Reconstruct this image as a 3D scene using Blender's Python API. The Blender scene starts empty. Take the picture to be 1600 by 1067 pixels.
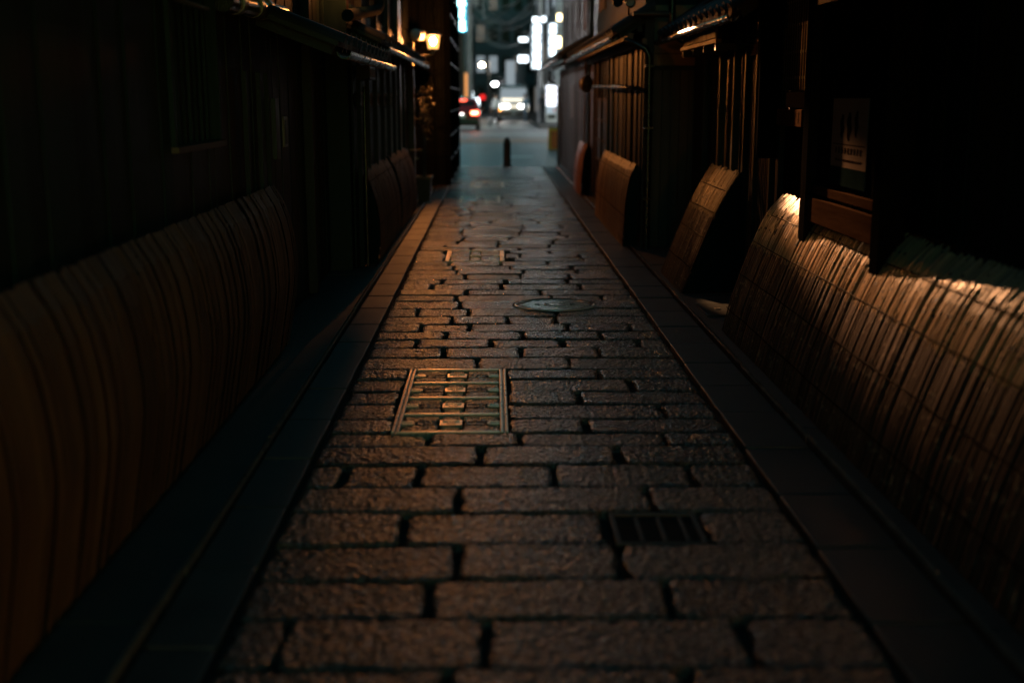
import bpy, bmesh, math, random
from mathutils import Vector, Matrix
R = random.Random(7)
sc = bpy.context.scene
COL = sc.collection
# ---------------------------------------------------------------- camera
F_PX, PITCH, YAW, CAM_H = 1850.0, math.radians(11.5926), math.radians(0.8798), 1.5
cd = bpy.data.cameras.new('camera'); cam = bpy.data.objects.new('camera', cd); COL.objects.link(cam)
cam.location = (0, 0, CAM_H); cam.rotation_euler = (math.pi/2 - PITCH, 0, -YAW)
cd.sensor_width = 36.0; cd.lens = 36.0*F_PX/1600.0; cd.clip_start = 0.05; cd.clip_end = 900
cd.dof.use_dof = True; cd.dof.focus_distance = 7.6; cd.dof.aperture_fstop = 1.15; cd.dof.aperture_blades = 0
sc.camera = cam
# ---------------------------------------------------------------- sky (night: sun far below, teal city dusk)
W = bpy.data.worlds.new('World'); sc.world = W; W.use_nodes = True
nt = W.node_tree; bg = nt.nodes['Background']
sky = nt.nodes.new('ShaderNodeTexSky'); sky.sky_type = 'NISHITA'; sky.sun_disc = False
sky.sun_elevation = math.radians(5.0); sky.sun_rotation = math.radians(160); sky.ozone_density = 2.0
tint = nt.nodes.new('ShaderNodeMix'); tint.data_type = 'RGBA'; tint.blend_type = 'MULTIPLY'
tint.inputs['Factor'].default_value = 1.0; tint.inputs['B'].default_value = (0.36, 1.0, 0.84, 1)
nt.links.new(sky.outputs['Color'], tint.inputs['A']); nt.links.new(tint.outputs['Result'], bg.inputs['Color'])
SKY = 0.13
bg.inputs['Strength'].default_value = SKY
# ---------------------------------------------------------------- view / render
vs = sc.view_settings; vs.view_transform = 'Standard'; vs.look = 'None'; vs.exposure = 0.0; vs.gamma = 1.0; vs.use_curve_mapping = False
cy = sc.cycles; cy.use_denoising = True; cy.max_bounces = 6; cy.diffuse_bounces = 3; cy.glossy_bounces = 3
cy.sample_clamp_indirect = 3.0; cy.caustics_reflective = False; cy.caustics_refractive = False; cy.use_light_tree = True
# strengths of the alley lamps, the last two of them added
L_A, L_B, L_C = 2600.0, 230.0, 85.0
L_SPOT = 6800.0

# ---------------------------------------------------------------- helpers
ORG = {}
def org(o): return ORG.get(o.name, Vector((0, 0, 0))) if o else Vector((0, 0, 0))
def tag(o, label=None, cat=None, group=None, kind=None):
    if label: o['label'] = label
    if cat: o['category'] = cat
    if group: o['group'] = group
    if kind: o['kind'] = kind
    return o
def thing(name, loc, label=None, cat=None, group=None, kind=None):
    o = bpy.data.objects.new(name, None); COL.objects.link(o); o.location = loc; ORG[o.name] = Vector(loc)
    o.empty_display_size = 0.1
    return tag(o, label, cat, group, kind)

class MB:
    def __init__(s): s.v = []; s.f = []; s.m = []; s.s = []
    def add(s, vs_, fs, mi=0, smooth=False):
        b = len(s.v); s.v += [tuple(p) for p in vs_]
        for f in fs: s.f.append([b+i for i in f]); s.m.append(mi); s.s.append(smooth)
    def box(s, lo, hi, mi=0):
        (a, b, c), (d, e, f) = lo, hi
        s.add([(a,b,c),(d,b,c),(d,e,c),(a,e,c),(a,b,f),(d,b,f),(d,e,f),(a,e,f)],
              [(0,3,2,1),(4,5,6,7),(0,1,5,4),(1,2,6,5),(2,3,7,6),(3,0,4,7)], mi)
    def cbox(s, lo, hi, b=0.01, mi=0):
        # box with chamfered edges
        lo = Vector(lo); hi = Vector(hi); bm = bmesh.new(); bmesh.ops.create_cube(bm, size=1)
        c = (lo+hi)/2; d = hi-lo
        for v in bm.verts: v.co = Vector((c[i]+v.co[i]*d[i] for i in range(3)))
        bmesh.ops.bevel(bm, geom=list(bm.edges), offset=min(b, min(d)*0.45), segments=2, affect='EDGES', profile=0.6)
        s.bm(bm, mi, False); bm.free()
    def bm(s, bm, mi=0, smooth=False):
        bm.verts.index_update()
        s.add([v.co[:] for v in bm.verts], [[v.index for v in f.verts] for f in bm.faces], mi, smooth)
    def tube(s, pts, r, n=8, mi=0, caps=True):
        pts = [Vector(p) for p in pts]; rs = r if isinstance(r, (list, tuple)) else [r]*len(pts)
        rings = []; up = Vector((0, 0, 1)); prev = None
        for i, p in enumerate(pts):
            t = (pts[min(i+1, len(pts)-1)] - pts[max(i-1, 0)]).normalized()
            if prev is None:
                u = t.cross(up)
                if u.length < 1e-3: u = t.cross(Vector((1, 0, 0)))
            else: u = prev - t*prev.dot(t)
            u.normalize(); prev = u; w = t.cross(u)
            rings.append([p + (u*math.cos(2*math.pi*k/n) + w*math.sin(2*math.pi*k/n))*rs[i] for k in range(n)])
        vv = [q for rg in rings for q in rg]; ff = []
        for i in range(len(rings)-1):
            for k in range(n): ff.append((i*n+k, i*n+(k+1) % n, (i+1)*n+(k+1) % n, (i+1)*n+k))
        s.add(vv, ff, mi, True)
        if caps:
            s.add(rings[0], [tuple(range(n))[::-1]], mi); s.add(rings[-1], [tuple(range(n))], mi)
    def lathe(s, prof, c=(0, 0, 0), n=20, mi=0):
        vv = []; ff = []
        for r, z in prof:
            for k in range(n):
                a = 2*math.pi*k/n; vv.append((c[0]+r*math.cos(a), c[1]+r*math.sin(a), c[2]+z))
        for i in range(len(prof)-1):
            for k in range(n): ff.append((i*n+k, i*n+(k+1) % n, (i+1)*n+(k+1) % n, (i+1)*n+k))
        s.add(vv, ff, mi, True)
        m = len(prof)-1
        s.add([vv[m*n+k] for k in range(n)], [tuple(range(n))], mi, False); s.add([vv[k] for k in range(n)], [tuple(range(n))[::-1]], mi)
    def loft(s, rings, mi=0, smooth=True, closed=True, cap=True):
        n = len(rings[0]); vv = [q for r in rings for q in r]; ff = []
        for i in range(len(rings)-1):
            for k in range(n if closed else n-1): ff.append((i*n+k, i*n+(k+1) % n, (i+1)*n+(k+1) % n, (i+1)*n+k))
        s.add(vv, ff, mi, smooth)
        if cap: s.add(rings[0], [tuple(range(n))[::-1]], mi); s.add(rings[-1], [tuple(range(n))], mi)
    def mesh(s, name, mats, o=Vector((0, 0, 0))):
        me = bpy.data.meshes.new(name); me.from_pydata([(Vector(p)-o)[:] for p in s.v], [], s.f)
        for m in (mats if isinstance(mats, (list, tuple)) else [mats]): me.materials.append(m)
        me.polygons.foreach_set('material_index', s.m); me.polygons.foreach_set('use_smooth', s.s); me.update()
        return me
    def build(s, name, mats, parent=None, loc=None):
        o_ = org(parent) if parent else Vector(loc or (0, 0, 0))
        ob = bpy.data.objects.new(name, s.mesh(name, mats, o_)); COL.objects.link(ob)
        if parent: ob.parent = parent; ORG[ob.name] = o_
        else: ob.location = o_; ORG[ob.name] = o_
        return ob
UNIT = {}
def bx(name, mat, parent, lo, hi, rz=0.0):
    """one plain timber/panel piece; alike pieces share a unit mesh"""
    if mat.name not in UNIT:
        m = MB(); m.cbox((-.5,-.5,-.5), (.5,.5,.5), 0.03); UNIT[mat.name] = m.mesh('timber', mat)
        for p in UNIT[mat.name].polygons: p.use_smooth = False
    ob = bpy.data.objects.new(name, UNIT[mat.name]); COL.objects.link(ob)
    lo = Vector(lo); hi = Vector(hi); lo, hi = Vector(map(min, lo, hi)), Vector(map(max, lo, hi))
    c = (lo+hi)/2
    ob.parent = parent; ob.location = c - org(parent); ob.scale = hi-lo; ob.rotation_euler.z = rz
    ORG[ob.name] = org(parent)
    return ob
def bxs(name, mat, parent_part, lo, hi):
    """sub-part under a mesh part that sits at its thing's origin with scale 1"""
    return bx(name, mat, parent_part, lo, hi)

# ---------------------------------------------------------------- materials
def N(t, ty, **kw):
    n = t.nodes.new(ty)
    for k, v in kw.items():
        if k in n.inputs: n.inputs[k].default_value = v
        else: setattr(n, k, v)
    return n
def mat(name, col, rough=.5, col2=None, nscale=6.0, stretch=(1,1,1), bump=0.0, bscale=40.0, bdist=.004, metallic=0.0, rvar=.15, pvar=.35, spec=.5, emit=None, estr=0, coat=0, detail=6, pgloss=0.0):
    m = bpy.data.materials.new(name); m.use_nodes = True; t = m.node_tree; b = t.nodes['Principled BSDF']; L = t.links.new
    geo = N(t, 'ShaderNodeNewGeometry'); mp = N(t, 'ShaderNodeMapping'); mp.inputs['Scale'].default_value = stretch
    L(geo.outputs['Position'], mp.inputs['Vector'])
    inf = N(t, 'ShaderNodeObjectInfo')
    off = N(t, 'ShaderNodeVectorMath', operation='MULTIPLY_ADD'); off.inputs[1].default_value = (0, 0, 0)
    nz = N(t, 'ShaderNodeTexNoise'); nz.inputs['Scale'].default_value = nscale; nz.inputs['Detail'].default_value = detail; nz.inputs['Roughness'].default_value = .62
    L(mp.outputs['Vector'], nz.inputs['Vector'])
    cr = N(t, 'ShaderNodeMix', data_type='RGBA'); c2 = col2 or tuple(c*.55 for c in col)
    cr.inputs['A'].default_value = (*c2, 1); cr.inputs['B'].default_value = (*col, 1)
    mr = N(t, 'ShaderNodeMapRange'); mr.inputs['From Min'].default_value = .3; mr.inputs['From Max'].default_value = .7
    L(nz.outputs['Fac'], mr.inputs['Value']); L(mr.outputs['Result'], cr.inputs['Factor'])
    hv = N(t, 'ShaderNodeHueSaturation'); vr = N(t, 'ShaderNodeMapRange')
    vr.inputs['To Min'].default_value = 1-pvar; vr.inputs['To Max'].default_value = 1+pvar
    L(inf.outputs['Random'], vr.inputs['Value']); L(vr.outputs['Result'], hv.inputs['Value'])
    L(cr.outputs['Result'], hv.inputs['Color']); L(hv.outputs['Color'], b.inputs['Base Color'])
    rr = N(t, 'ShaderNodeMapRange'); rr.inputs['To Min'].default_value = max(.03, rough-rvar); rr.inputs['To Max'].default_value = min(1, rough+rvar)
    L(nz.outputs['Fac'], rr.inputs['Value'])
    ra = N(t, 'ShaderNodeMath', operation='MULTIPLY_ADD', use_clamp=True); ra.inputs[1].default_value = pgloss; L(inf.outputs['Random'], ra.inputs[0])
    rb = N(t, 'ShaderNodeMath', operation='SUBTRACT'); rb.inputs[1].default_value = pgloss/2; L(rr.outputs['Result'], rb.inputs[0]); L(rb.outputs[0], ra.inputs[2]); L(ra.outputs[0], b.inputs['Roughness'])
    b.inputs['Metallic'].default_value = metallic; b.inputs['Specular IOR Level'].default_value = spec; b.inputs['Coat Weight'].default_value = coat
    b.inputs['Coat Roughness'].default_value = .2
    if bump:
        n2 = N(t, 'ShaderNodeTexNoise'); n2.inputs['Scale'].default_value = bscale; n2.inputs['Detail'].default_value = 4
        L(mp.outputs['Vector'], n2.inputs['Vector'])
        bp = N(t, 'ShaderNodeBump'); bp.inputs['Strength'].default_value = bump; bp.inputs['Distance'].default_value = bdist
        L(n2.outputs['Fac'], bp.inputs['Height']); L(bp.outputs['Normal'], b.inputs['Normal'])
    if emit:
        b.inputs['Emission Color'].default_value = (*emit, 1); b.inputs['Emission Strength'].default_value = estr
    return m
def glow(name, col, strength):
    m = bpy.data.materials.new(name); m.use_nodes = True; b = m.node_tree.nodes['Principled BSDF']
    b.inputs['Base Color'].default_value = (*[min(1, c*(.8 if strength > 1 else .08)) for c in col], 1); b.inputs['Emission Color'].default_value = (*col, 1); b.inputs['Emission Strength'].default_value = strength
    b.inputs['Roughness'].default_value = .4
    return m
M = {}
M['granite'] = mat('granite', (.100,.080,.062), .27, (.036,.030,.024), 60, bump=1.0, bscale=42, bdist=.030, pvar=.42, rvar=.16, pgloss=.08)
def coarse(m, scale, dist):
    t = m.node_tree; b1 = [n for n in t.nodes if n.type == 'BUMP'][0]; mp_ = [n for n in t.nodes if n.type == 'MAPPING'][0]
    n3 = N(t, 'ShaderNodeTexNoise'); n3.inputs['Scale'].default_value = scale; n3.inputs['Detail'].default_value = 3; t.links.new(mp_.outputs['Vector'], n3.inputs['Vector'])
    b2 = N(t, 'ShaderNodeBump'); b2.inputs['Strength'].default_value = .8; b2.inputs['Distance'].default_value = dist; t.links.new(n3.outputs['Fac'], b2.inputs['Height']); t.links.new(b2.outputs['Normal'], b1.inputs['Normal'])
coarse(M['granite'], 14, .02)
[n for n in M['granite'].node_tree.nodes if n.type == 'TEX_NOISE' and n.inputs['Scale'].default_value == 42][0].inputs['Detail'].default_value = 2.5
M['slab'] = mat('slab', (.048,.040,.034), .55, (.026,.022,.019), 5, bump=.35, bscale=160, bdist=.003, pvar=.16)
M['bed'] = mat('bed', (.030,.028,.026), .95, None, 14, bump=.8, bscale=90, bdist=.01, pvar=0, spec=.1)
M['concrete'] = mat('concrete', (.050,.045,.040), .7, (.028,.026,.023), 4, bump=.3, bscale=120, bdist=.003, pvar=.1)
M['lip'] = mat('lip', (.16,.13,.11), .18, None, 8, bump=.25, bscale=60, pvar=.1)
M['asphalt'] = mat('asphalt', (.115,.102,.100), .42, (.075,.067,.066), 2, bump=.4, bscale=60, bdist=.004, pvar=0, spec=.5)
M['warm_lit_asphalt'] = mat('warm_lit_asphalt', (.34,.17,.09), .5, (.22,.11,.06), 1.5, bump=.3, bscale=60, pvar=0)
M['paint'] = mat('paint', (.7,.7,.68), .5, (.5,.5,.48), 10, pvar=0)
M['wood_dark'] = mat('wood_dark', (.020,.022,.020), .5, (.010,.011,.010), 3, (6,6,.5), .5, 9, .004, pvar=.4, spec=.22)
M['wood_black'] = mat('wood_black', (.014,.027,.026), .5, (.008,.016,.015), 3, (6,6,.5), .5, 9, .004, pvar=.4, spec=.12)  # teal ambient lift of the dark walls put into the wood colour
M['wood_brown'] = mat('wood_brown', (.052,.027,.014), .55, (.024,.012,.007), 3, (7,7,.5), .4, 9, .003, pvar=.3)
M['wood_char'] = mat('wood_char', (.008,.019,.018), .85, (.005,.012,.0115), 3, (6,6,.5), .5, 9, .004, pvar=.4, spec=.03)  # same teal lift put into this wood colour
M['wood_umber'] = mat('wood_umber', (.05,.028,.016), .95, (.03,.017,.010), 3, (7,.6,7), .4, 9, .003, pvar=.15, spec=0.0, rvar=.03)
M['wood_beam'] = mat('wood_beam', (.13,.07,.036), .5, (.07,.036,.018), 3, (7,.6,7), .4, 9, .003, pvar=.25)
M['plaster'] = mat('plaster', (.30,.19,.10), .8, (.22,.135,.07), 3, bump=.3, bscale=120, bdist=.002, pvar=.1)
M['plaster_dark'] = mat('plaster_dark', (.10,.085,.07), .8, (.06,.05,.042), 3, bump=.3, bscale=120, bdist=.002, pvar=.1)
M['tile'] = mat('tile', (.022,.024,.025), .62, (.013,.014,.015), 6, bump=.2, bscale=60, pvar=.3, spec=.25)
M['wood_soot'] = mat('wood_soot', (.006,.0062,.006), .9, (.004,.0042,.004), 3, (6,6,.5), .5, 9, .004, pvar=.4, spec=0.0, rvar=.03)
M['bamboo'] = mat('bamboo', (.46,.29,.13), .33, (.26,.155,.066), 2.2, (3,3,1), .1, 14, .002, pvar=.38, spec=.5)
M['bamboo_old'] = mat('bamboo_old', (.20,.092,.046), .55, (.07,.034,.018), 1.1, (4,4,.7), .4, 12, .003, pvar=.26, spec=.3)
M['bamboo_pale'] = mat('bamboo_pale', (.30,.165,.085), .5, (.22,.12,.06), 2.2, (3,3,1), .2, 14, .003, pvar=.14, spec=.4)
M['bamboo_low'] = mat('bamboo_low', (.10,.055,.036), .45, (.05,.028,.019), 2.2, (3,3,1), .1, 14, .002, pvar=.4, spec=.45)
M['node_pale'] = mat('node_pale', (.26,.185,.12), .5, None, 8, pvar=.3)
M['node'] = mat('node', (.03,.019,.011), .6, None, 8, pvar=.2)
M['cord'] = mat('cord', (.010,.008,.007), .95, None, 30, pvar=.1, spec=.02)
M['iron'] = mat('iron', (.80,.62,.45), .30, (.60,.46,.34), 18, bump=.15, bscale=90, bdist=.002, metallic=.5, pvar=.1)
M['iron_pale'] = mat('iron_pale', (.80,.72,.62), .21, (.6,.54,.46), 18, bump=.2, bscale=90, bdist=.002, metallic=.3, pvar=.1)
M['iron_dark'] = mat('iron_dark', (.10,.095,.09), .42, None, 18, bump=.25, bscale=90, bdist=.002, metallic=.8, pvar=.1)
M['steel'] = mat('steel', (.22,.20,.18), .35, None, 10, metallic=.5, pvar=.05)
M['pipe'] = mat('pipe', (.022,.018,.015), .25, None, 6, pvar=.15, spec=.6)
M['pipe_copper'] = mat('pipe_copper', (.10,.055,.035), .35, None, 6, metallic=.4, pvar=.1)
M['black'] = mat('black', (.012,.012,.012), .4, None, 6, pvar=.1)
M['paper'] = mat('paper', (.20,.155,.12), .9, (.16,.125,.096), 3, pvar=.05, spec=0.0)
M['paper_grey'] = mat('paper_grey', (.45,.42,.44), .7, (.34,.31,.33), 6, pvar=.12)
M['teal'] = mat('teal', (.010,.022,.022), .9, None, 5, pvar=.05, spec=0.0)
M['ink'] = mat('ink', (.030,.022,.017), .9, None, 8, pvar=.2, spec=0.0)
M['leaf'] = mat('leaf', (.085,.09,.022), .4, (.045,.055,.014), 9, pvar=.4)
M['bark'] = mat('bark', (.07,.045,.03), .8, None, 12, pvar=.1)
M['soil'] = mat('soil', (.02,.014,.01), .9, None, 30, pvar=0)
M['facade_grey'] = mat('facade_grey', (.32,.34,.37), .7, (.22,.24,.26), 1, pvar=.15)
M['facade_brown'] = mat('facade_brown', (.15,.11,.09), .7, (.10,.075,.06), 1, pvar=.15)
M['facade_dark'] = mat('facade_dark', (.10,.11,.125), .5, None, 1, pvar=.15)
M['facade_white'] = mat('facade_white', (.6,.62,.63), .6, None, 1, pvar=.05)
M['glass'] = mat('glass', (.012,.015,.018), .3, None, 3, pvar=.1, spec=.25)
M['pole'] = mat('pole', (.40,.38,.42), .6, (.3,.29,.32), 3, pvar=.05)
M['cable'] = mat('cable', (.28,.29,.30), .4, None, 3, pvar=.3)
M['car_red'] = mat('car_red', (.16,.008,.010), .2, (.13,.007,.009), 3, pvar=0, coat=1)
M['van_white'] = mat('van_white', (.72,.72,.72), .25, (.66,.66,.66), 3, pvar=0, coat=1)
M['rubber'] = mat('rubber', (.012,.012,.012), .7, None, 10, pvar=0)
M['skin'] = mat('skin', (.48,.29,.20), .5, None, 5, pvar=.05)
M['hair'] = mat('hair', (.012,.010,.009), .5, None, 9, pvar=.05)
M['shirt'] = mat('shirt', (.75,.78,.80), .8, (.65,.68,.7), 5, pvar=0)
M['shirt_blue'] = mat('shirt_blue', (.30,.45,.62), .8, None, 5, pvar=0)
M['cloth_dark'] = mat('cloth_dark', (.015,.016,.02), .8, None, 5, pvar=0)
M['jeans'] = mat('jeans', (.25,.35,.48), .8, None, 5, pvar=0)
M['shoe'] = mat('shoe', (.02,.02,.02), .5, None, 5, pvar=0)
M['bollard'] = mat('bollard', (.022,.022,.018), .6, None, 12, bump=.4, bscale=60, pvar=0)
M['orange_sheet'] = mat('orange_sheet', (.85,.12,.012), .5, None, 5, pvar=0)
M['yellow_sheet'] = mat('yellow_sheet', (.85,.34,.01), .5, None, 5, pvar=0)
WARM = (1.0, .37, .095)
M['lamp_a'] = glow('lamp_a', WARM, L_A); M['lamp_b'] = glow('lamp_b', WARM, L_B); M['lamp_c'] = glow('lamp_c', WARM, L_C)
fm = bpy.data.materials.new('frosted'); fm.use_nodes = True; ft = fm.node_tree; fo = ft.nodes['Material Output']; ft.nodes.remove(ft.nodes['Principled BSDF'])
fa = N(ft, 'ShaderNodeBsdfTransparent'); fa.inputs[0].default_value = (1,.86,.7,1); fe = N(ft, 'ShaderNodeEmission'); fe.inputs[0].default_value = (1,.47,.13,1); fe.inputs[1].default_value = 5.0
fx = N(ft, 'ShaderNodeMixShader'); fx.inputs[0].default_value = .3; ft.links.new(fa.outputs[0], fx.inputs[1]); ft.links.new(fe.outputs[0], fx.inputs[2]); ft.links.new(fx.outputs[0], fo.inputs[0]); M['frosted'] = fm
M['neon_blue'] = glow('neon_blue', (.02,.42,.62), 1.3); M['neon_cyan'] = glow('neon_cyan', (.45,.95,1.0), 9)
M['neon_white'] = glow('neon_white', (.80,.92,1.0), 4.5); M['neon_soft'] = glow('neon_soft', (.70,.86,1.0), .5); M['neon_yellow'] = glow('neon_yellow', (1.0,.80,.42), 9)
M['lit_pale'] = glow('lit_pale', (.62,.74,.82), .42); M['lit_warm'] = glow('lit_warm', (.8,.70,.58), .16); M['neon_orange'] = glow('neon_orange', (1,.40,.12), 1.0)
M['street_warm'] = glow('street_warm', (1,.82,.55), 60); M['street_white'] = glow('street_white', (.90,.96,1), 70)
M['street_fill'] = glow('street_fill', (1.0,.97,.97), 2300)  # for unseen lamps added to brighten the far road and people
M['tail_red'] = glow('tail_red', (1,.10,.05), 10); M['tail_hot'] = glow('tail_hot', (1,.50,.25), 14); M['tail_dim'] = glow('tail_dim', (1,.02,.02), 1.2)
M['head_white'] = glow('head_white', (1,.97,.92), 14); M['dash_warm'] = glow('dash_warm', (1,.88,.68), 1.6); M['indicator'] = glow('indicator', (1,.38,.08), 10)
M['screen'] = glow('screen', (.85,.88,1), 3)

# ================================================================ SETTING: ground, pavement, road
g = MB(); g.box((-400,-60,-.40), (400,800,-.06)); tag(g.build('ground', M['bed'], None, (0,0,-.06)), kind='structure')
AX0, AX1, YEND = -.765, 1.085, 27.0
pave = thing('pavement', (0,0,0), kind='structure')
b = MB(); b.box((-1.0,-3,-.06), (1.42,YEND,-.034)); b.build('mortar_bed', M['bed'], pave)

def outline(x0, x1, y0, y1, rng, r=.035, jit=.008):
    """rounded, slightly crooked outline of a worn sett"""
    r = min(r, (x1-x0)*.3, (y1-y0)*.3)
    pts = []
    for (cx, cy_, a0) in ((x1-r, y1-r, 0), (x0+r, y1-r, 90), (x0+r, y0+r, 180), (x1-r, y0+r, 270)):
        rr = r*rng.uniform(.6, 1.25)
        for a in (0, 45, 90):
            t = math.radians(a0+a)
            pts.append([cx+r-rr+rr*math.cos(t) if math.cos(math.radians(a0+45)) > 0 else cx-r+rr+rr*math.cos(t),
                        cy_+r-rr+rr*math.sin(t) if math.sin(math.radians(a0+45)) > 0 else cy_-r+rr+rr*math.sin(t)])
    # mid-edge points, wavy
    out = []
    for i, p in enumerate(pts):
        out.append(p); q = pts[(i+1) % len(pts)]
        if i % 3 == 2:
            n = 5 if abs(q[0]-p[0]) > .25 else 2
            for k in range(n):
                f_ = (k+1)/(n+1); out.append([p[0]+(q[0]-p[0])*f_, p[1]+(q[1]-p[1])*f_])
    return [(p[0]+rng.uniform(-jit, jit), p[1]+rng.uniform(-jit, jit)) for p in out]
def sett_mb(m, x0, x1, y0, y1, rng, top=0.0, depth=.045, edge=.011, r=.028, jit=.0095, tilt=.009):
    o = outline(x0, x1, y0, y1, rng, r, jit); cx = (x0+x1)/2; cy_ = (y0+y1)/2
    mx, my, mr = MAN; mr += .014
    if x0 < mx+mr and x1 > mx-mr and y0 < my+mr and y1 > my-mr:      # more points along the curved cut
        o = [(a[0]+(b_[0]-a[0])*k/8, a[1]+(b_[1]-a[1])*k/8) for a, b_ in zip(o, o[1:]+o[:1]) for k in range(8)]
    o = [((mx+(1 if cx > mx else -1)*math.sqrt(mr*mr-(y-my)**2)) if (x-mx)**2+(y-my)**2 < mr*mr else x, y) for x, y in o]
    tx, ty = rng.uniform(-tilt, tilt), rng.uniform(-tilt, tilt)*1.6; n = len(o)
    def zz(x, y): return top + (x-cx)*tx + (y-cy_)*ty
    def inset(d): 
        return [(cx+(x-cx)*(1-d/max(.02, abs((x1-x0)/2))), cy_+(y-cy_)*(1-d/max(.02, abs((y1-y0)/2)))) for x, y in o]
    r0 = [(x, y, -depth) for x, y in o]; r1 = [(x, y, zz(x, y)-edge*.8) for x, y in inset(.002)]
    r2 = [(x, y, zz(x, y)-edge*.22) for x, y in inset(edge*.55)]; r3 = [(x, y, zz(x, y)) for x, y in inset(edge*1.7)]
    m.loft([r0, r1, r2, r3], 0, True, True, False)
    m.add(r3, [tuple(range(n))], 0, False)
def gy(py):  # ground distance of an image row (on the axis)
    t = math.atan((533.5-py)/F_PX) - PITCH
    return CAM_H/math.tan(-t)/1.0
def gx(px, Y):  # X on the ground for an image column at distance Y
    d = Y*math.cos(PITCH)+CAM_H*math.sin(PITCH)
    return (px-800)*d/F_PX + math.tan(YAW)*Y
# rows read off the photograph near the camera: (image y of the near edge, far edge, joint columns)
ROWS = [(1045,965,(445,757,1170)),(965,905,(360,670,1045)),(905,850,(395,712,970,1330)),(850,800,(330,630,950,1100)),(800,760,(420,717,1015)),
        (760,725,(535,655,867,1080)),(725,697,(470,750,967)),(697,676,(500,669,812,1040)),(676,654,(520,620,915,1150)),(654,631,(500,628,1035)),(631,611,(530,632,905,1120)),
        (611,592,(560,640,986)),(592,577,(575,642,937)),(577,559,(580,746,890,1060)),(559,543,(600,694,813,937)),(543,530,(650,767,879,1000)),(530,518,(697,817,941)),
        (518,506,(658,733,887,985)),(506,494,(705,793,868)),(494,482,(652,731,930)),(482,470,(718,806,930))]
edges = []
y = gy(1045)
GRATE = (-.475, .065, 5.18, 6.50)       # utility cover let into the setts
COV2 = (-.46, .10, 11.0, 11.75); COV3 = (-.52, .10, 17.6, 18.6); COV4 = (-.42, .18, 20.6, 21.8)
MAN = (.45, 8.66, .30); SQ = (.42, .74, 3.72, 4.10)
rows = [(1.55,1.86,None),(1.86,2.15,None),(2.15,2.44,None),(2.44,2.69,None),(2.69,gy(1045),(700,1080))]
for a, b_, j in ROWS: rows.append((gy(a), gy(b_), j))
y = gy(470)
while y < YEND-.12:
    h = R.uniform(.25, .33); rows.append((y, min(y+h, YEND), None)); y += h
bounds = sorted({q for r_ in rows for q in r_[:2]})
def snap(c): return (c[0], c[1], min(bounds, key=lambda q: abs(q-c[2]))+.004, min(bounds, key=lambda q: abs(q-c[3]))-.004)
GRATE, COV2, COV3, COV4, SQ = map(snap, (GRATE, COV2, COV3, COV4, SQ))
def cut(y0, y1, x0, x1):
    """split a sett's span around the covers"""
    spans = [(x0, x1)]
    for (c0, c1, d0, d1) in (GRATE, COV2, COV3, COV4, SQ):
        if y1 > d0+.05 and y0 < d1-.05:
            ns = []
            for s0, s1 in spans:
                if s1 <= c0 or s0 >= c1: ns.append((s0, s1))
                else:
                    if c0-s0 > .07: ns.append((s0, c0))
                    if s1-c1 > .07: ns.append((c1, s1))
            spans = ns
    return spans
cnt = 0; rest = MB()
for (y0, y1, js) in rows:
    if js:
        ym = (y0+y1)/2; xs = [gx(j, ym) for j in js]; xs = [x for x in xs if AX0+.12 < x < AX1-.12]
    else:
        xs = []; x = AX0 + R.uniform(.22, .55)
        while x < AX1-.2: xs.append(x); x += R.uniform(.40, .68)
    if y1 > MAN[1]-MAN[2] and y0 < MAN[1]+MAN[2]: xs = [x for x in xs if abs(x-MAN[0]) > MAN[2]*1.25] + [MAN[0]]
    xs = [AX0]+sorted(xs)+[AX1]
    for a, b_ in zip(xs, xs[1:]):
        for s0, s1 in cut(y0, y1, a, b_):
            jg = R.uniform(.006, .018); jy = R.uniform(.003, .008)
            q0, q1 = s0+jg, s1-jg; p0, p1 = y0+jy, y1-jy
            top = R.uniform(-.004, .004)
            # setts around the round cover are trimmed back
            if q1-q0 < .06 or p1-p0 < .05: continue
            if cnt < 298:
                m = MB(); sett_mb(m, q0, q1, p0, p1, R, top); m.build('paving_stone', M['granite'], pave); cnt += 1
            else: sett_mb(rest, q0, q1, p0, p1, R, top)
if rest.v: tag(rest.build('far_paving_stones', M['granite'], pave), kind='stuff')
# border slabs, left and right of the setts
for (x0, x1) in ((-.985, AX0-.012), (AX1+.012, 1.385)):
    y = 1.4
    while y < YEND:
        l = R.uniform(.55, .64); m = MB(); sett_mb(m, x0, x1, y+.004, min(y+l, YEND)-.004, R, R.uniform(-.003, .003), edge=.006, r=.010, jit=.0015, tilt=.003)
        m.build('border_slab', M['slab'], pave); y += l
# drainage lips (thin worn concrete edges) and the aprons up to the houses
for (xa, xb) in ((-1.022, -.998), (1.405, 1.428)):
    y = 1.2
    while y < YEND:
        l = R.uniform(1.1, 1.9); yb = min(y+l, YEND); xm = (xa+xb)/2 + R.uniform(-.003, .003); hw = (xb-xa)/2; zt = .016+R.uniform(-.004, .004)
        m = MB(); pr = [(-hw,-.05),(-hw,zt-.012),(-hw*.55,zt-.001),(hw*.55,zt),(hw,zt-.012),(hw,-.05)]
        m.loft([[(xm+p, yy, z) for p, z in pr] for yy in (y+.003, yb-.003)], 0, False); m.build('kerb_lip', M['lip'], pave); y += l
for name, x0, x1, z in (('apron_left', -2.6, -1.038, -.02), ('apron_right', 1.438, 3.0, -.004)):
    y = -2.6; k = 0
    ap = thing(name, ((x0+x1)/2, 0, 0), kind='structure')
    while y < YEND:
        l = R.uniform(1.4, 2.2); m = MB(); m.cbox((x0, y+.004, -.056), (x1, min(y+l, YEND)-.004, z+R.uniform(-.003, .003)), .006); m.build('concrete_slab', M['concrete'], ap); y += l
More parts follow.
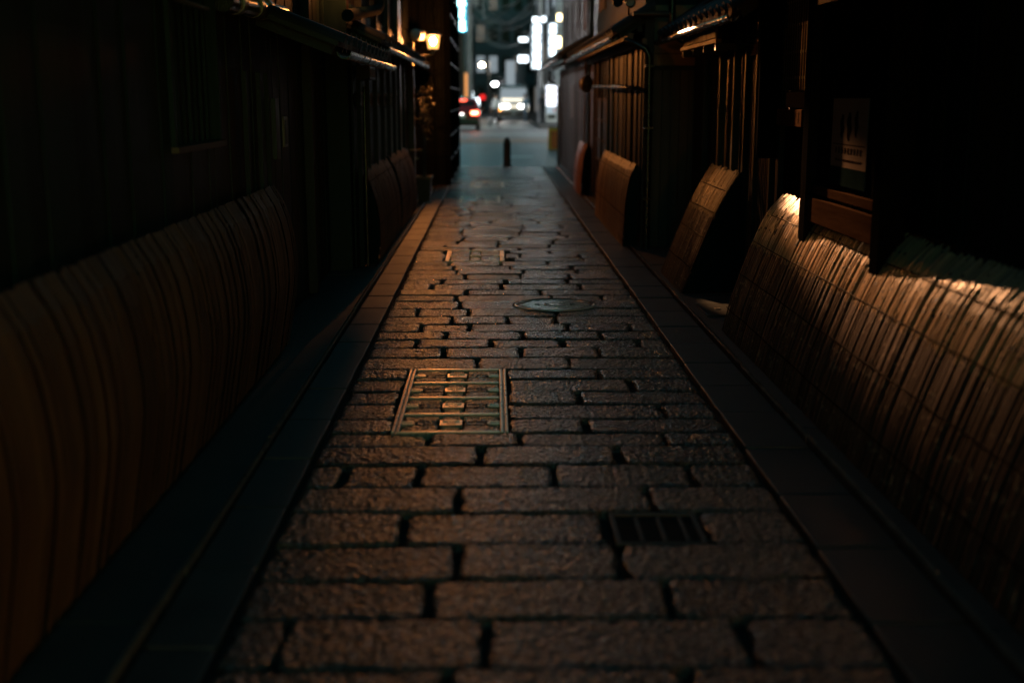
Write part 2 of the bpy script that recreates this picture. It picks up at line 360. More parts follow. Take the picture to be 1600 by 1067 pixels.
# road beyond the alley
r = MB(); r.box((-60,YEND+.005,-.055), (60,260,-.012)); tag(r.build('road', M['asphalt'], None, (0,60,0)), kind='structure')
r = MB(); r.box((-40,41.5,-.05), (40,46.2,-.006)); tag(r.build('warm_light_band', M['warm_lit_asphalt'], None, (0,44,0)), kind='structure')  # warm lamp light on the road put into this strip's colour
r = MB(); r.box((-40,64,-.05), (2.0,66.0,-.006)); r.box((.45,31.2,-.05), (1.05,32.0,-.006)); r.box((-40,51,-.05), (40,51.5,-.006)); tag(r.build('road_marking', M['paint'], None, (0,50,0)), kind='structure')
r = MB(); r.box((2.35,62,-.05), (40,220,.12)); tag(r.build('far_pavement_right', M['concrete'], None, (20,70,0)), kind='structure')
r = MB(); r.box((-40,78,-.05), (-1.35,220,.12)); tag(r.build('far_pavement_left', M['concrete'], None, (-20,80,0)), kind='structure')

# ---------------------------------------------------------------- covers in the pavement
def utility_cover(x0, x1, y0, y1, label, bars, ornaments=True, rot=0.0):
    t = thing('utility_cover', (0,0,0), label, 'utility cover', 'stone filled utility covers in the setts')
    cx, cy_ = (x0+x1)/2, (y0+y1)/2
    m = MB(); m.box((x0,y0,-.05), (x1,y1,-.030)); m.build('tray', M['bed'], t)
    rw = .038
    for xa in (x0, x1-rw):
        m = MB(); m.cbox((xa,y0,-.05), (xa+rw*.44,y1,.006), .004); m.cbox((xa+rw*.44+.001,y0,-.05), (xa+rw*.62,y1,-.004), .002); m.cbox((xa+rw*.62+.001,y0,-.05), (xa+rw,y1,.006), .004)
        m.build('side_rail', M['iron'], t)
    ys = [y0+(y1-y0)*k/bars for k in range(bars+1)]
    for yy in ys:
        m = MB(); yy = min(max(yy, y0+.008), y1-.008); m.cbox((x0+rw,yy-.012,-.05), (x1-rw,yy+.012,.005), .003); m.build('cross_bar', M['iron'], t)
    tw = .055 if ornaments else .04
    for a, b_ in zip(ys, ys[1:]):
        ym = (a+b_)/2
        for xa, xb in ((x0+rw, x0+rw+tw), (x1-rw-tw, x1-rw)):
            m = MB(); m.cbox((xa,ym-.024,-.05), (xb,ym-.010,.005), .002); m.cbox((xa,ym+.010,-.05), (xb,ym+.024,.005), .002)
            xe = xb if xa < cx else xa; m.cbox((xe-.006,ym-.012,-.05), (xe+.006,ym+.012,.004), .002); m.build('tab', M['iron'], t)
        if ornaments:
            o = MB(); o.cbox((cx-.052,ym-.04,-.05), (cx+.052,ym+.04,-.001), .003); ob = o.build('ornament', M['iron'], t)
            o = MB()
            for q in ((cx-.052, ym-.04, cx-.042, ym+.04), (cx+.042, ym-.04, cx+.052, ym+.04), (cx-.042, ym-.04, cx+.042, ym-.033), (cx-.042, ym+.033, cx+.042, ym+.04)): o.box((q[0],q[1],-.01), (q[2],q[3],.004))
            o.build('ornament_rim', M['iron'], ob)
            o = MB()
            for k in range(4):
                a_ = math.pi/2*k; c_, s_ = math.cos(a_), math.sin(a_)
                o.loft([[(cx+c_*u-s_*v, ym+(s_*u+c_*v)*1.2, z) for u, v in ((.003,0),(.012,-.007),(.022,0),(.012,.007))] for z in (-.01, .003)], 0, False)
            o.build('ornament_flower', M['iron'], ob)
        # stone filling, two pieces on each side of the bay's middle
        for xa, xb in ((x0+rw+.004, cx-.056), (cx+.056, x1-rw-.004)):
            for (c0, c1) in ((a+.015, ym-.028), (ym+.028, b_-.015)):
                m = MB(); sett_mb(m, xa+(0 if c0 > ym or True else 0), xb, c0, c1, R, -.001, edge=.007, r=.015, jit=.003); m.build('infill_stone', M['granite'], t)
        for xa, xb in ((x0+rw+tw+.010, cx-.058), (cx+.058, x1-rw-tw-.010)):
            m = MB(); sett_mb(m, xa, xb, ym-.024, ym+.024, R, -.001, edge=.006, r=.012, jit=.003); m.build('infill_stone', M['granite'], t)
        for (c0, c1) in ((a+.015, ym-.043), (ym+.043, b_-.015)):
            if c1-c0 > .03:
                m = MB(); sett_mb(m, cx-.045, cx+.045, c0, c1, R, -.001, edge=.007, r=.015, jit=.003); m.build('infill_stone', M['granite'], t)
    return t
utility_cover(*GRATE, 'large iron framed cover with four ornaments, filled with stone, near the round lid', 4)
utility_cover(*COV2, 'iron framed stone cover just beyond the round manhole lid', 1, True)
utility_cover(*COV3, 'iron framed stone cover in the setts beside the box planter', 1, False)
utility_cover(*COV4, 'iron framed stone cover in the setts below the lantern corner', 1, False)
# round manhole lid
cx, cy_, cr = MAN
t = thing('manhole_cover', (cx,cy_,0), 'round pale iron manhole lid with studded pattern and round emblem', 'manhole cover')
m = MB(); m.lathe([(cr*1.02,-.05),(cr*1.02,-.004),(cr,.004),(cr*.945,.004),(cr*.935,-.012)], (cx,cy_,0), 48); m.build('frame_ring', M['iron_pale'], t)
m = MB(); m.lathe([(cr*1.06,-.05),(cr*1.06,-.010),(cr*1.025,-.008)], (cx,cy_,0), 48); m.build('mortar_collar', M['bed'], t)
m = MB(); m.lathe([(cr*.93,-.05),(cr*.93,-.006),(cr*.92,-.003)], (cx,cy_,0), 48); m.build('lid_plate', M['bollard'], t)
m = MB(); p = .048
for i in range(-7, 8):
    for j in range(-7, 8):
        x, y = i*p*1.0+(p/2 if j % 2 else 0), j*p
        d = math.hypot(x, y)
        if d < cr*.86 and d > .085: m.box((cx+x-.015,cy_+y-.014,-.004), (cx+x+.015,cy_+y+.014,.002))
tag(m.build('studs', M['iron_pale'], t), kind='stuff')
m = MB(); m.lathe([(.080,-.004),(.080,.006),(.066,.006),(.066,-.004)], (cx,cy_,0), 28); m.build('emblem_ring', M['iron_pale'], t)
m = MB()
for k in range(6):
    a = math.pi/3*k; m.loft([[(cx+math.cos(a)*u-math.sin(a)*v, cy_+math.sin(a)*u+math.cos(a)*v, z) for u, v in ((.012,0),(.032,-.013),(.052,0),(.032,.013))] for z in (-.004,.006)], 0, False)
m.build('emblem_flower', M['iron_pale'], t); t.rotation_euler.x = -math.radians(2.6)
for sx in (-.13, .13):
    m = MB(); m.cbox((cx+sx-.018,cy_-.006,-.003), (cx+sx+.018,cy_+.006,.008), .003); m.build('lifting_key_slot', M['black'], t)
# dark square box cover
x0, x1, y0, y1 = SQ
t = thing('valve_cover', ((x0+x1)/2,(y0+y1)/2,0), 'small dark square iron valve cover sunk between the setts', 'valve cover')
m = MB(); m.box((x0,y0,-.05), (x1,y1,-.012)); m.build('plate', M['bed'], t)
for q in ((x0,y0,x0+.02,y1),(x1-.02,y0,x1,y1),(x0+.02,y0,x1-.02,y0+.02),(x0+.02,y1-.02,x1-.02,y1)):
    m = MB(); m.cbox((q[0],q[1],-.05), (q[2],q[3],-.002), .003); m.build('frame_bar', M['slab'], t)
for f_ in (.3, .55, .8):
    m = MB(); xx = x0+(x1-x0)*f_; m.cbox((xx-.008,y0+.04,-.024), (xx+.008,y1-.04,-.004), .003); m.build('rib', M['slab'], t)
t = thing('meter_box_lid', (1.62,8.42,0), 'dark meter box lid set in the apron between two bamboo screens', 'meter lid')
m = MB(); m.cbox((1.50,8.18,-.03), (1.74,8.66,.006), .004); m.build('lid', M['iron_dark'], t)
m = MB(); m.cbox((1.60,8.4,.004), (1.64,8.46,.014), .003); m.build('lid_handle', M['iron'], t)

# ================================================================ bamboo screens (inuyarai)
def bamboo_screen(label, prof, y0, y1, pitch, mats, ties=(.2,.45,.7,.9), tiewidth=.006, ragged=.03, variants=14, width=.84, bulge=.48, splay=0.0, wvar=(.82,1.06), nodes=(2,3)):
    side = 1 if prof[0][0] > 0 else -1
    ybase = (y0+y1)/2
    t = thing('bamboo_screen', (prof[0][0], ybase, 0), label, 'bamboo screen', 'bamboo screens guarding the house fronts')
    # arc-length resampling
    P = [Vector((p[0], 0, p[1])) for p in prof]
    L = [0]
    for a, b_ in zip(P, P[1:]): L.append(L[-1]+(b_-a).length)
    def at(s):
        s *= L[-1]
        for i in range(len(P)-1):
            if s <= L[i+1] or i == len(P)-2:
                f_ = (s-L[i])/(L[i+1]-L[i])
                # Catmull-Rom for a smooth bow
                p0, p1, p2, p3 = P[max(i-1,0)], P[i], P[i+1], P[min(i+2,len(P)-1)]
                return .5*((2*p1)+(p2-p0)*f_+(2*p0-5*p1+4*p2-p3)*f_*f_+(3*p1-p0-3*p2+p3)*f_**3)
    def nrm(s):
        d = at(min(1, s+.01)) - at(max(0, s-.01)); n = Vector((-d.z, 0, d.x)); n.normalize()
        return n if n.x*side < 0 else -n
    o0 = org(t); vm = []
    for k in range(variants):
        top = 1 - abs(R.gauss(0, 1))*ragged
        ss = [top*i/9 for i in range(10)]; nd = sorted(R.uniform(.05, .97)*top for _ in range(R.randint(*nodes)))
        allr = sorted([(s, 0) for s in ss] + [(s+d, 1) for s in nd for d in (-.006, .006)])
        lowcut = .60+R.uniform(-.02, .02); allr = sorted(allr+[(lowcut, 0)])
        w = pitch*width/2*R.uniform(*wvar); m = MB(); rings = []; flags = []
        sway = R.uniform(-.004, .004)
        for s, fl in allr:
            s = min(max(s, 0), top); c = at(s); n = nrm(s); k_ = 1.10 if fl else 1.0
            rings.append([c + Vector((0, (u*w)*(1 if not fl else 1.06)+sway*s, 0)) + n*(h*w*bulge*2*k_) for u, h in ((-1,0),(-.5,.8),(0.5,.8),(1,0))]); flags.append(fl)
        for i in range(len(rings)-1):
            mi = 1 if (flags[i] and flags[i+1] and allr[i+1][0]-allr[i][0] < .02) else 0
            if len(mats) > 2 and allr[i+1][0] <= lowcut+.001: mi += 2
            m.add(rings[i]+rings[i+1], [(j, j+1, 5+j, 4+j) for j in range(3)], mi, True)
        m.add(rings[-1], [(0,1,2,3)], 0); 
        vm.append(m.mesh('bamboo_strip', mats, Vector((o0.x, 0, 0))))
    n = int((y1-y0)/pitch); count = 0; overflow = None
    for i in range(n):
        ob = bpy.data.objects.new('bamboo_strip', R.choice(vm)); COL.objects.link(ob); ob.parent = t
        ob.location = (R.uniform(-.004,.004) if not splay else R.uniform(-.006,.006), y0+(i+.5)*pitch-ybase, 0); ob.rotation_euler.x = R.gauss(0, splay)
    for s in ties:
        c = at(s); nn = nrm(s); m = MB(); q = c + nn*(pitch*bulge*width+.002)
        k = max(4, int((y1-y0)/.25))
        m.tube([(q.x+R.uniform(-.002,.002), y0+(y1-y0)*i/k, q.z+R.uniform(-.004,.004)) for i in range(k+1)], tiewidth*.6, 5); m.build('binding_cord', M['cord'], t)
    for ye in (y0+.004, y1-.004):
        m = MB(); pts = [at(i/10) for i in range(11)]; wx = prof[-1][0]+side*.02
        ring = [(p.x+side*.012, p.z-.004 if i else .0) for i, p in enumerate(pts)] + [(wx, pts[-1].z-.01), (wx, 0)]
        m.loft([[(x, yy, z) for x, z in ring] for yy in (ye-.002, ye+.002)], 0, False); m.build('end_panel', M['wood_char'], t)
    # backing batten frame
    for s in (.12, .9):
        c = at(s) - nrm(s)*.022; m = MB(); m.tube([(c.x, y0+.02, c.z), (c.x, y1-.02, c.z)], .014, 6); m.build('back_rail', M['wood_dark'], t)
    return t
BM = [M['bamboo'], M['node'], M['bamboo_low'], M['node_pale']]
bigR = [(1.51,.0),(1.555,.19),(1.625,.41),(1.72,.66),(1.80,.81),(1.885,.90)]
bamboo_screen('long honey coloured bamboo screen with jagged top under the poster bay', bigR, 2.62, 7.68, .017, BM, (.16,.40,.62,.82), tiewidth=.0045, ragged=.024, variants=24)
midR = [(1.475,.0),(1.55,.2),(1.64,.43),(1.73,.65),(1.82,.82),(1.90,.95)]
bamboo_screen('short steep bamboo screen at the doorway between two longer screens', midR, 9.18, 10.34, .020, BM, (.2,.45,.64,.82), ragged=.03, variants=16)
farR = [(1.33,.0),(1.345,.25),(1.36,.5),(1.40,.72),(1.46,.84)]
bamboo_screen('smooth reddish bamboo screen of flat strips beside the drainpipes', farR, 12.2, 15.65, .040, [M['bamboo_pale'],M['bamboo_pale']], (.36,.82), ragged=.004, variants=10, bulge=.06, width=.99)
bamboo_screen('narrow bamboo screen on the wall near the street end opposite the lantern', [(1.36,0),(1.37,.3),(1.40,.6),(1.46,.8)], 18.6, 20.3, .05, [M['bamboo_old'],M['bamboo_old']], (.4,.8), ragged=.004, variants=8, bulge=.1, width=.98)
bigL = [(-1.27,.02),(-1.235,.22),(-1.20,.48),(-1.225,.74),(-1.275,.90),(-1.33,.99)]
bamboo_screen('long bulging brown bamboo screen below the dark board wall with recessed window', bigL, 1.9, 7.2, .036, [M['bamboo_old'],M['bamboo_old']], (), ragged=.006, variants=24, bulge=.05, width=1.16, splay=.007, wvar=(.84,1.06))
mdL = [(-1.06,.02),(-1.04,.25),(-1.06,.5),(-1.12,.72),(-1.20,.86)]
bamboo_screen('plain brown bamboo screen under the row of pale notices', mdL, 10.9, 13.3, .05, [M['bamboo_old'],M['bamboo_old']], (.4,.85), ragged=.003, variants=8, bulge=.08, width=.98)
bamboo_screen('slim bamboo screen between the notice wall and the planter post', mdL, 13.6, 16.2, .05, [M['bamboo_old'],M['bamboo_old']], (.4,.85), ragged=.003, variants=8, bulge=.08, width=.98)

# ================================================================ houses
def planks(parent, x, y0, y1, z0, z1, w, mt, th=.018, side=1, name='plank', gap=.004):
    """vertical boards on a wall facing the alley; x is the visible face"""
    n = max(1, round((y1-y0)/w)); w = (y1-y0)/n
    for i in range(n):
        xx = x + R.uniform(-.004, .004)
        bx(name, M[mt], parent, (xx, y0+i*w+gap/2, z0), (xx+side*th, y0+(i+1)*w-gap/2, z1))
def eave(parent, xw, zw, xe, ze, y0, y1, pitch=.27, tilemat='tile', rafters=True, gutter=None):
    """tiled lean-to roof: sheathing, rafters, fascia and one child for each row of tiles"""
    d = Vector((xe-xw, 0, ze-zw)); ln = d.length; d.normalize(); nn = Vector((-d.z, 0, d.x)); nn = nn if nn.z > 0 else -nn
    rf = MB(); a = Vector((xw,0,zw)); b_ = Vector((xe,0,ze))
    q = [a, b_, b_+nn*.03, a+nn*.03]
    rf.loft([[(p.x, yy, p.z) for p in q] for yy in (y0, y1)], 0, False); roof = rf.build('roof', M['wood_dark'], parent)
    if rafters:
        y = y0+.1
        while y < y1-.05:
            m = MB(); c = [a-nn*.002, b_-d*.03-nn*.002, b_-d*.03-nn*.06, a-nn*.06]; m.loft([[(p.x, yy, p.z) for p in c] for yy in (y, y+.045)], 0, False); m.build('rafter', M['wood_dark'], roof); y += .42
    n = max(1, int((y1-y0)/pitch)); p_ = (y1-y0)/n
    tm = MB(); k = 7
    rings = []
    for s in (-.02, ln+.03):
        c = a + d*s + nn*.032; rings.append([(c.x+nn.x*.055*math.sin(math.pi*j/(k-1)), math.cos(math.pi*j/(k-1))*.062, c.z+nn.z*.055*math.sin(math.pi*j/(k-1))) for j in range(k)])
    tm.loft(rings, 0, True, False, True)
    # pan tile between the barrels
    for off in (p_/2,):
        pr = [(-p_/2+.05, .02), (0, .002), (p_/2-.05, .02)]
        tm.loft([[((a+d*s+nn*(.032+h)).x, off+u, (a+d*s+nn*(.032+h)).z) for u, h in pr] for s in (-.02, ln+.02)], 0, True, False, False)
    e = b_ + d*.032 + nn*.045   # round end cap of the barrel
    tm.add([(e.x, .068*math.cos(2*math.pi*j/12), e.z+.068*math.sin(2*math.pi*j/12)) for j in range(12)], [tuple(range(12))], 0)
    o0 = org(parent); me = tm.mesh('roof_tile', M[tilemat], Vector((o0.x, 0, o0.z)))
    for i in range(n):
        ob = bpy.data.objects.new('roof_tile', me); COL.objects.link(ob); ob.parent = roof; ob.location = (0, y0+i*p_+.06-o0.y, R.uniform(-.004,.004))
    if gutter:
        m = MB(); s = 1 if xe > xw else -1; c = Vector((xe+s*.04, 0, ze-.03)); r_ = .045
        pr = [(r_*math.cos(math.pi+math.pi*j/6), r_*math.sin(math.pi+math.pi*j/6)) for j in range(7)] + [(r_*.88*math.cos(-math.pi*j/6), r_*.88*math.sin(-math.pi*j/6)) for j in range(7)]
        m.loft([[(c.x+u, yy, c.z+v) for u, v in pr] for yy in (y0, y1)], 0, True); m.build('gutter', M[gutter], roof)
    return roof
def house(label, x, y0, y1, side, h=5.6, mt='wood_dark', upset=.0):
    t = thing('townhouse', (x, (y0+y1)/2, 0), label, 'house', 'wooden townhouses along the alley')
    m = MB(); m.box((x+side*.03, y0, -.05), (x+side*3.2, y1, h)); m.build('wall', M['wood_black'], t)
    eave(t, x+side*.3, h+.35, x-side*.30, h-.02, y0, y1, .30)
    return t
def wallobj(parent, name, mt, lo, hi):
    return bx(name, M[mt], parent, lo, hi)

# ---- right, near: poster bay house (wall X=1.97, Y -3..8.1)
h = house('dark wooden townhouse with the poster bay over the long bamboo screen', 1.97, -3, 8.14, 1)
planks(h, 1.965, 2.0, 6.9, .0, 2.9, .14, 'wood_char')
planks(h, 1.965, 7.40, 8.10, .0, 1.33, .10, 'wood_soot')
for (ya, yb, za, zb, mt, xx) in ((7.26,7.38,0,3,'wood_dark',1.93),(6.96,7.05,0,3,'wood_dark',1.92),(8.08,8.16,0,3,'wood_dark',1.93),(7.38,8.08,1.44,1.54,'plaster_dark',1.955)):
    bx('post' if zb > 2 else 'rail', M[mt], h, (xx, ya, za), (xx+.05, yb, zb))
bx('beam_baffle', M['wood_soot'], h, (1.80, 8.165, 1.10), (1.985, 8.20, 2.28))  # panel added to keep the spotlight beam off the name board
lw = MB(); lw.box((1.955,7.385,1.545), (1.962,8.075,2.2)); win = lw.build('lattice_window', M['black'], h)
for i in range(11): bx('lattice_bar', M['wood_dark'], win, (1.93, 7.42+i*.06, 1.55), (1.95, 7.435+i*.06, 2.19))
for z in (1.62, 1.78, 1.95, 2.1): bx('lattice_rail', M['wood_dark'], win, (1.936, 7.385, z), (1.953, 8.075, z+.018))
bay = MB(); bay.box((1.80,5.55,.98), (1.96,6.93,2.6)); bayo = bay.build('bay_window', M['wood_soot'], h)
for ya, yb, zb, w_ in ((6.60,6.72,.70,.0),(5.30,5.42,.69,0)):
    bx('bay_post', M['wood_soot'], bayo, (1.735, ya, zb), (1.855, yb, 2.55))
bx('bay_rail', M['wood_umber'], bayo, (1.745, 5.43, .835), (1.775, 6.59, .965)); bx('bay_sill', M['wood_umber'], bayo, (1.765, 5.43, .985), (1.80, 6.58, 1.03))
bx('bay_head', M['wood_dark'], bayo, (1.745, 5.43, 1.99), (1.79, 6.59, 2.06))
for i in range(14): bx('bay_board', M['wood_soot'], bayo, (1.790+R.uniform(-.003,.003), 5.56+i*.098, 1.032), (1.7995, 5.56+i*.098+.09, 1.988))
eave(h, 2.1, 2.75, 1.45, 2.28, -1.0, 8.1, .27, gutter='pipe')
planks(h, 1.965, 5.0, 7.3, 2.9, 5.4, .16, 'wood_dark')
po = thing('poster', (1.786, 5.95, 1.03), 'faded beige poster with dark brush strokes and a teal foot on the bay', 'poster')
m = MB(); m.box((1.782,5.70,1.06), (1.7855,6.30,1.50)); m.build('sheet', M['paper'], po)
m = MB(); m.box((1.7805,5.70,1.06), (1.782,6.30,1.155)); m.build('foot_band', M['teal'], po)
m = MB()
for yc, za, zb, w_ in ((6.12,1.30,1.42,.035),(6.00,1.29,1.43,.04),(5.88,1.31,1.44,.03)):
    n_ = 7; m.loft([[(1.7815, yc+u*w_*math.sin(.35+2.4*i/n_)+.008*math.sin(i*1.7), za+(zb-za)*i/n_) for u in (-1, 1)] for i in range(n_+1)], 0, False, False, False)
m.build('brush_strokes', M['ink'], po)
m = MB(); rr = random.Random(3)
for row, (z, hh) in enumerate(((1.225,.030),(1.185,.012))):
    for i in range(9 if row == 0 else 16):
        y = 6.22-i*(.052 if row == 0 else .028)
        for k in range(3): m.box((1.7808, y-.03*rr.random()-.008, z+hh*k/3), (1.7818, y, z+hh*k/3+hh*.2))
        if row == 0: m.box((1.7808, y-.02, z), (1.7818, y-.014, z+hh))
m.build('text_lines', M['ink'], po)
m = MB(); m.box((1.7812,5.72,1.268), (1.7818,6.28,1.272)); m.build('rule_line', M['ink'], po)
nb = thing('name_board', (1.91, 7.72, 1.33), 'brown wooden name board with faint dark characters under the lattice window', 'sign')
m = MB(); m.cbox((1.895,7.39,1.325), (1.925,8.04,1.432), .006); m.build('board', M['wood_umber'], nb)
m = MB(); rr = random.Random(5)
for i in range(6):
    y = 7.94-i*.09
    for k in range(4):
        if rr.random() < .8: m.box((1.8935, y-.05-.012*rr.random(), 1.35+k*.018), (1.8948, y, 1.354+k*.018))
    m.box((1.8935, y-.03, 1.345), (1.8948, y-.024, 1.415))
m.build('characters', M['ink'], nb)

# ---- right, entry house (wall X=2.02, Y 8.14..12.1)
h = house('recessed dark board house behind the short bamboo screen', 2.02, 8.16, 12.1, 1)
planks(h, 2.015, 8.18, 9.3, 0, 3.2, .12, 'wood_dark'); planks(h, 2.015, 9.36, 9.72, 0, 2.3, .12, 'wood_brown'); planks(h, 2.015, 9.8, 12.08, 0, 3.2, .13, 'wood_dark')
for ya, mt, xx in ((8.42,'wood_brown',1.95),(8.95,'wood_brown',1.95),(9.30,'wood_dark',1.94),(9.74,'wood_brown',1.94),(10.36,'wood_brown',1.94),(11.2,'wood_dark',1.95)): bx('post', M[mt], h, (xx, ya, 0), (xx+.06, ya+.06, 2.4))
bx('door_head', M['wood_beam'], h, (1.96, 8.48, 1.82), (2.0, 9.3, 1.90)); bx('transom_panel', M['plaster_dark'], h, (1.985, 8.48, 1.91), (2.0, 9.3, 2.1))
d_ = MB(); d_.box((1.99,8.5,.02), (2.012,9.28,1.81)); dr_ = d_.build('door', M['wood_dark'], h)
for i in range(14): bx('door_bar', M['wood_brown'], dr_, (1.975, 8.51+i*.055, .06), (1.989, 8.528+i*.055, 1.78))
rf = eave(h, 2.02, 2.32, 1.66, 2.08, 8.25, 12.0, .25, gutter='pipe')
for i in range(8):      # pointed upright boards on the far part of the entrance roof
    y = 9.32+i*.20; m = MB()
    m.loft([[(xx, y+u, 1.955+v) for u, v in ((0,0),(.185,0),(.185,.075),(.155,.155),(.125,.078),(.06,.078),(.03,.150),(0,.075))] for xx in (1.70, 1.72)], 0, False); m.build('pointed_board', M['wood_brown'], rf)
bx('guard_rail', M['wood_beam'], h, (1.69, 9.25, 1.915), (1.735, 10.98, 1.945))
for i in range(4): bx('bracket', M['wood_dark'], h, (1.70, 9.3+i*.52, 1.86), (2.0, 9.34+i*.52, 1.912))
bx('upper_beam', M['wood_beam'], h, (1.80, 8.3, 2.36), (1.90, 10.9, 2.44))
for i in range(12): bx('upper_lattice_bar', M['wood_brown'], h, (1.98, 8.9+i*.16, 2.45), (2.005, 8.93+i*.16, 3.4))
# ---- right, middle-far house (wall X=1.56, Y 12.1..19.4)
h = house('townhouse with plaster end wall, low tiled eave and drainpipes', 1.56, 12.12, 19.4, 1)
bx('plaster_panel', M['plaster'], h, (1.60, 12.085, 1.82), (2.4, 12.115, 2.40)); bx('plaster_rail', M['wood_dark'], h, (1.57, 12.07, 1.78), (2.4, 12.11, 1.815)); bx('plaster_rail', M['wood_dark'], h, (1.57, 12.075, 1.93), (2.4, 12.083, 1.936))
for i in range(9): bx('end_board', M['wood_brown'], h, (1.60+i*.09, 12.09+R.uniform(-.004,.004), 0), (1.686+i*.09, 12.115, 1.775))
bx('corner_post', M['wood_dark'], h, (1.50, 12.06, 0), (1.595, 12.118, 3.2))
planks(h, 1.555, 12.2, 15.6, 0, 2.2, .14, 'wood_dark'); 
cols = ['wood_brown','wood_dark','wood_brown','black','wood_brown','wood_dark']
for i in range(13):
    yb = 12.4+i*.52+R.uniform(-.16,.16); bx('batten', M[R.choice(('wood_dark','wood_brown','black','wood_dark','wood_soot'))], h, (1.52+R.uniform(0,.018), yb, .1), (1.552, yb+R.uniform(.04,.16), 2.05))
w = MB(); w.box((1.54,16.2,.62), (1.553,17.9,1.5)); wo = w.build('window', M['glass'], h)
for z in (.62, .9, 1.18, 1.47): bx('window_bar', M['wood_brown'], wo, (1.522, 16.2, z), (1.539, 17.9, z+.022))
for y in (16.16, 17.02, 17.9): bx('window_post', M['wood_brown'], wo, (1.515, y, .5), (1.545, y+.06, 1.6))
planks(h, 1.555, 15.65, 19.38, 0, .6, .15, 'wood_dark'); planks(h, 1.555, 18.0, 19.38, .6, 2.1, .15, 'wood_brown')
rf = eave(h, 1.60, 2.36, 1.22, 2.12, 12.0, 19.3, .26, gutter='pipe')
for z, xx, mt in ((2.07,1.33,'wood_beam'),(2.14,1.42,'wood_dark'),(2.02,1.47,'wood_beam')): bx('eave_beam', M[mt], h, (xx, 12.02, z), (xx+.05, 19.3, z+.06))
planks(h, 1.60, 12.2, 19.3, 2.5, 5.4, .2, 'wood_brown'); 
for y in (13.4, 15.2, 17.3): bx('plaster_panel', M['plaster_dark'], h, (1.575, y, 2.75), (1.594, y+1.05, 3.35))
m = MB(); m.tube([(1.30,12.04,2.06),(1.40,11.98,2.02),(1.50,11.97,1.98),(1.54,11.97,1.90),(1.545,11.97,1.0),(1.545,11.97,0)], .035, 10); m.build('drainpipe', M['pipe'], h)
for z in (.5, 1.2, 1.8): bx('pipe_clamp', M['pipe'], h, (1.50, 11.93, z), (1.592, 12.05, z+.02))
m = MB(); m.tube([(1.36,16.5,1.66),(1.37,13,1.62),(1.40,12.0,1.60),(1.50,11.9,1.58)], .022, 8); m.build('conduit', M['pipe'], h)
m = MB(); m.tube([(1.74,11.9,2.9),(1.74,11.9,2.20),(1.76,11.9,2.10),(1.92,11.9,2.02),(1.96,11.9,1.9)], .036, 10); m.build('drainpipe', M['pipe'], h)
m = MB(); m.tube([(1.36,11.9,2.30),(1.72,11.9,2.30)], .03, 8); m.build('pipe_stub', M['pipe_copper'], h)
# ---- right, end house (wall X=1.50, Y 19.4..26.9)
h = house('end townhouse with hanging paper lantern and ridge of round tiles', 1.50, 19.42, 26.9, 1)
for i in range(24): bx('batten', M[['wood_brown','wood_dark','black','wood_brown'][i % 4]], h, (1.46, 19.5+i*.31, .1), (1.496, 19.5+i*.31+R.choice((.05,.09,.15)), 2.1))
bx('red_panel', M['facade_brown'], h, (1.45, 21.9, 1.15), (1.458, 22.6, 1.75)); planks(h, 1.495, 19.5, 26.8, 0, .7, .25, 'wood_dark')
rf = eave(h, 1.55, 2.42, 1.10, 2.16, 19.45, 26.8, .27, gutter='pipe')
bx('eave_beam', M['wood_beam'], h, (1.28, 19.45, 2.10), (1.33, 26.8, 2.17))
for i in range(9): bx('upper_post', M['wood_brown'], h, (1.50, 19.6+i*.85, 2.5), (1.56, 19.7+i*.85, 5.3))
for i in range(4): bx('plaster_panel', M['plaster_dark'], h, (1.512, 19.8+i*1.8, 2.6), (1.528, 20.6+i*1.8, 3.3))
m = MB(); m.tube([(1.25,26.95,2.1),(1.25,26.95,1.9),(1.46,26.95,1.75),(1.46,26.95,0)], .035, 8); m.build('drainpipe', M['pipe'], h)
lt = thing('paper_lantern', (1.34, 17.4, 1.55), 'small unlit round brown lantern hanging under the eave with the drainpipes', 'lantern')
m = MB(); m.lathe([(.03,.0),(.06,.02),(.095,.07),(.10,.12),(.095,.17),(.06,.22),(.03,.24)], (1.34,17.4,1.58), 16); m.build('shade', M['wood_beam'], lt)
m = MB(); m.tube([(1.34,17.4,1.82),(1.34,17.4,2.10)], .006, 5); m.build('cord', M['cord'], lt)
# ---- left, near house (wall X=-1.42, Y -3..8.3)
h = house('near black board townhouse with recessed window over the bulging bamboo screen', -1.42, -3, 8.3, -1, mt='wood_black')
planks(h, -1.415, 2.0, 5.28, .0, 3.0, .15, 'wood_black', side=-1); planks(h, -1.415, 5.28, 6.2, 0, 1.27, .115, 'wood_dark', side=-1); planks(h, -1.415, 6.2, 8.28, 0, 3.0, .13, 'wood_dark', side=-1)
planks(h, -1.415, 5.28, 6.2, 2.02, 3.0, .13, 'wood_black', side=-1)
w = MB(); w.box((-1.47,5.3,1.29), (-1.448,6.18,2.02)); wo = w.build('recessed_window', M['glass'], h)
bx('window_sill', M['wood_beam'], wo, (-1.447, 5.27, 1.262), (-1.375, 6.22, 1.29))
for y in (5.29, 6.17): bx('window_jamb', M['wood_black'], wo, (-1.447, y-.018, 1.291), (-1.39, y+.018, 2.02))
for i in range(7): bx('window_bar', M['wood_black'], wo, (-1.445, 5.40+i*.11, 1.292), (-1.43, 5.42+i*.11, 2.02))
m = MB(); m.tube([(-1.38,5.25,2.06),(-1.37,5.27,1.97),(-1.37,5.32,1.92),(-1.37,5.9,1.92)], .012, 8); m.build('conduit', M['steel'], h)
m = MB(); m.tube([(-1.36,6.2,1.98),(-1.36,7.9,2.03)], .055, 12); p_ = m.build('rain_pipe', M['pipe'], h)
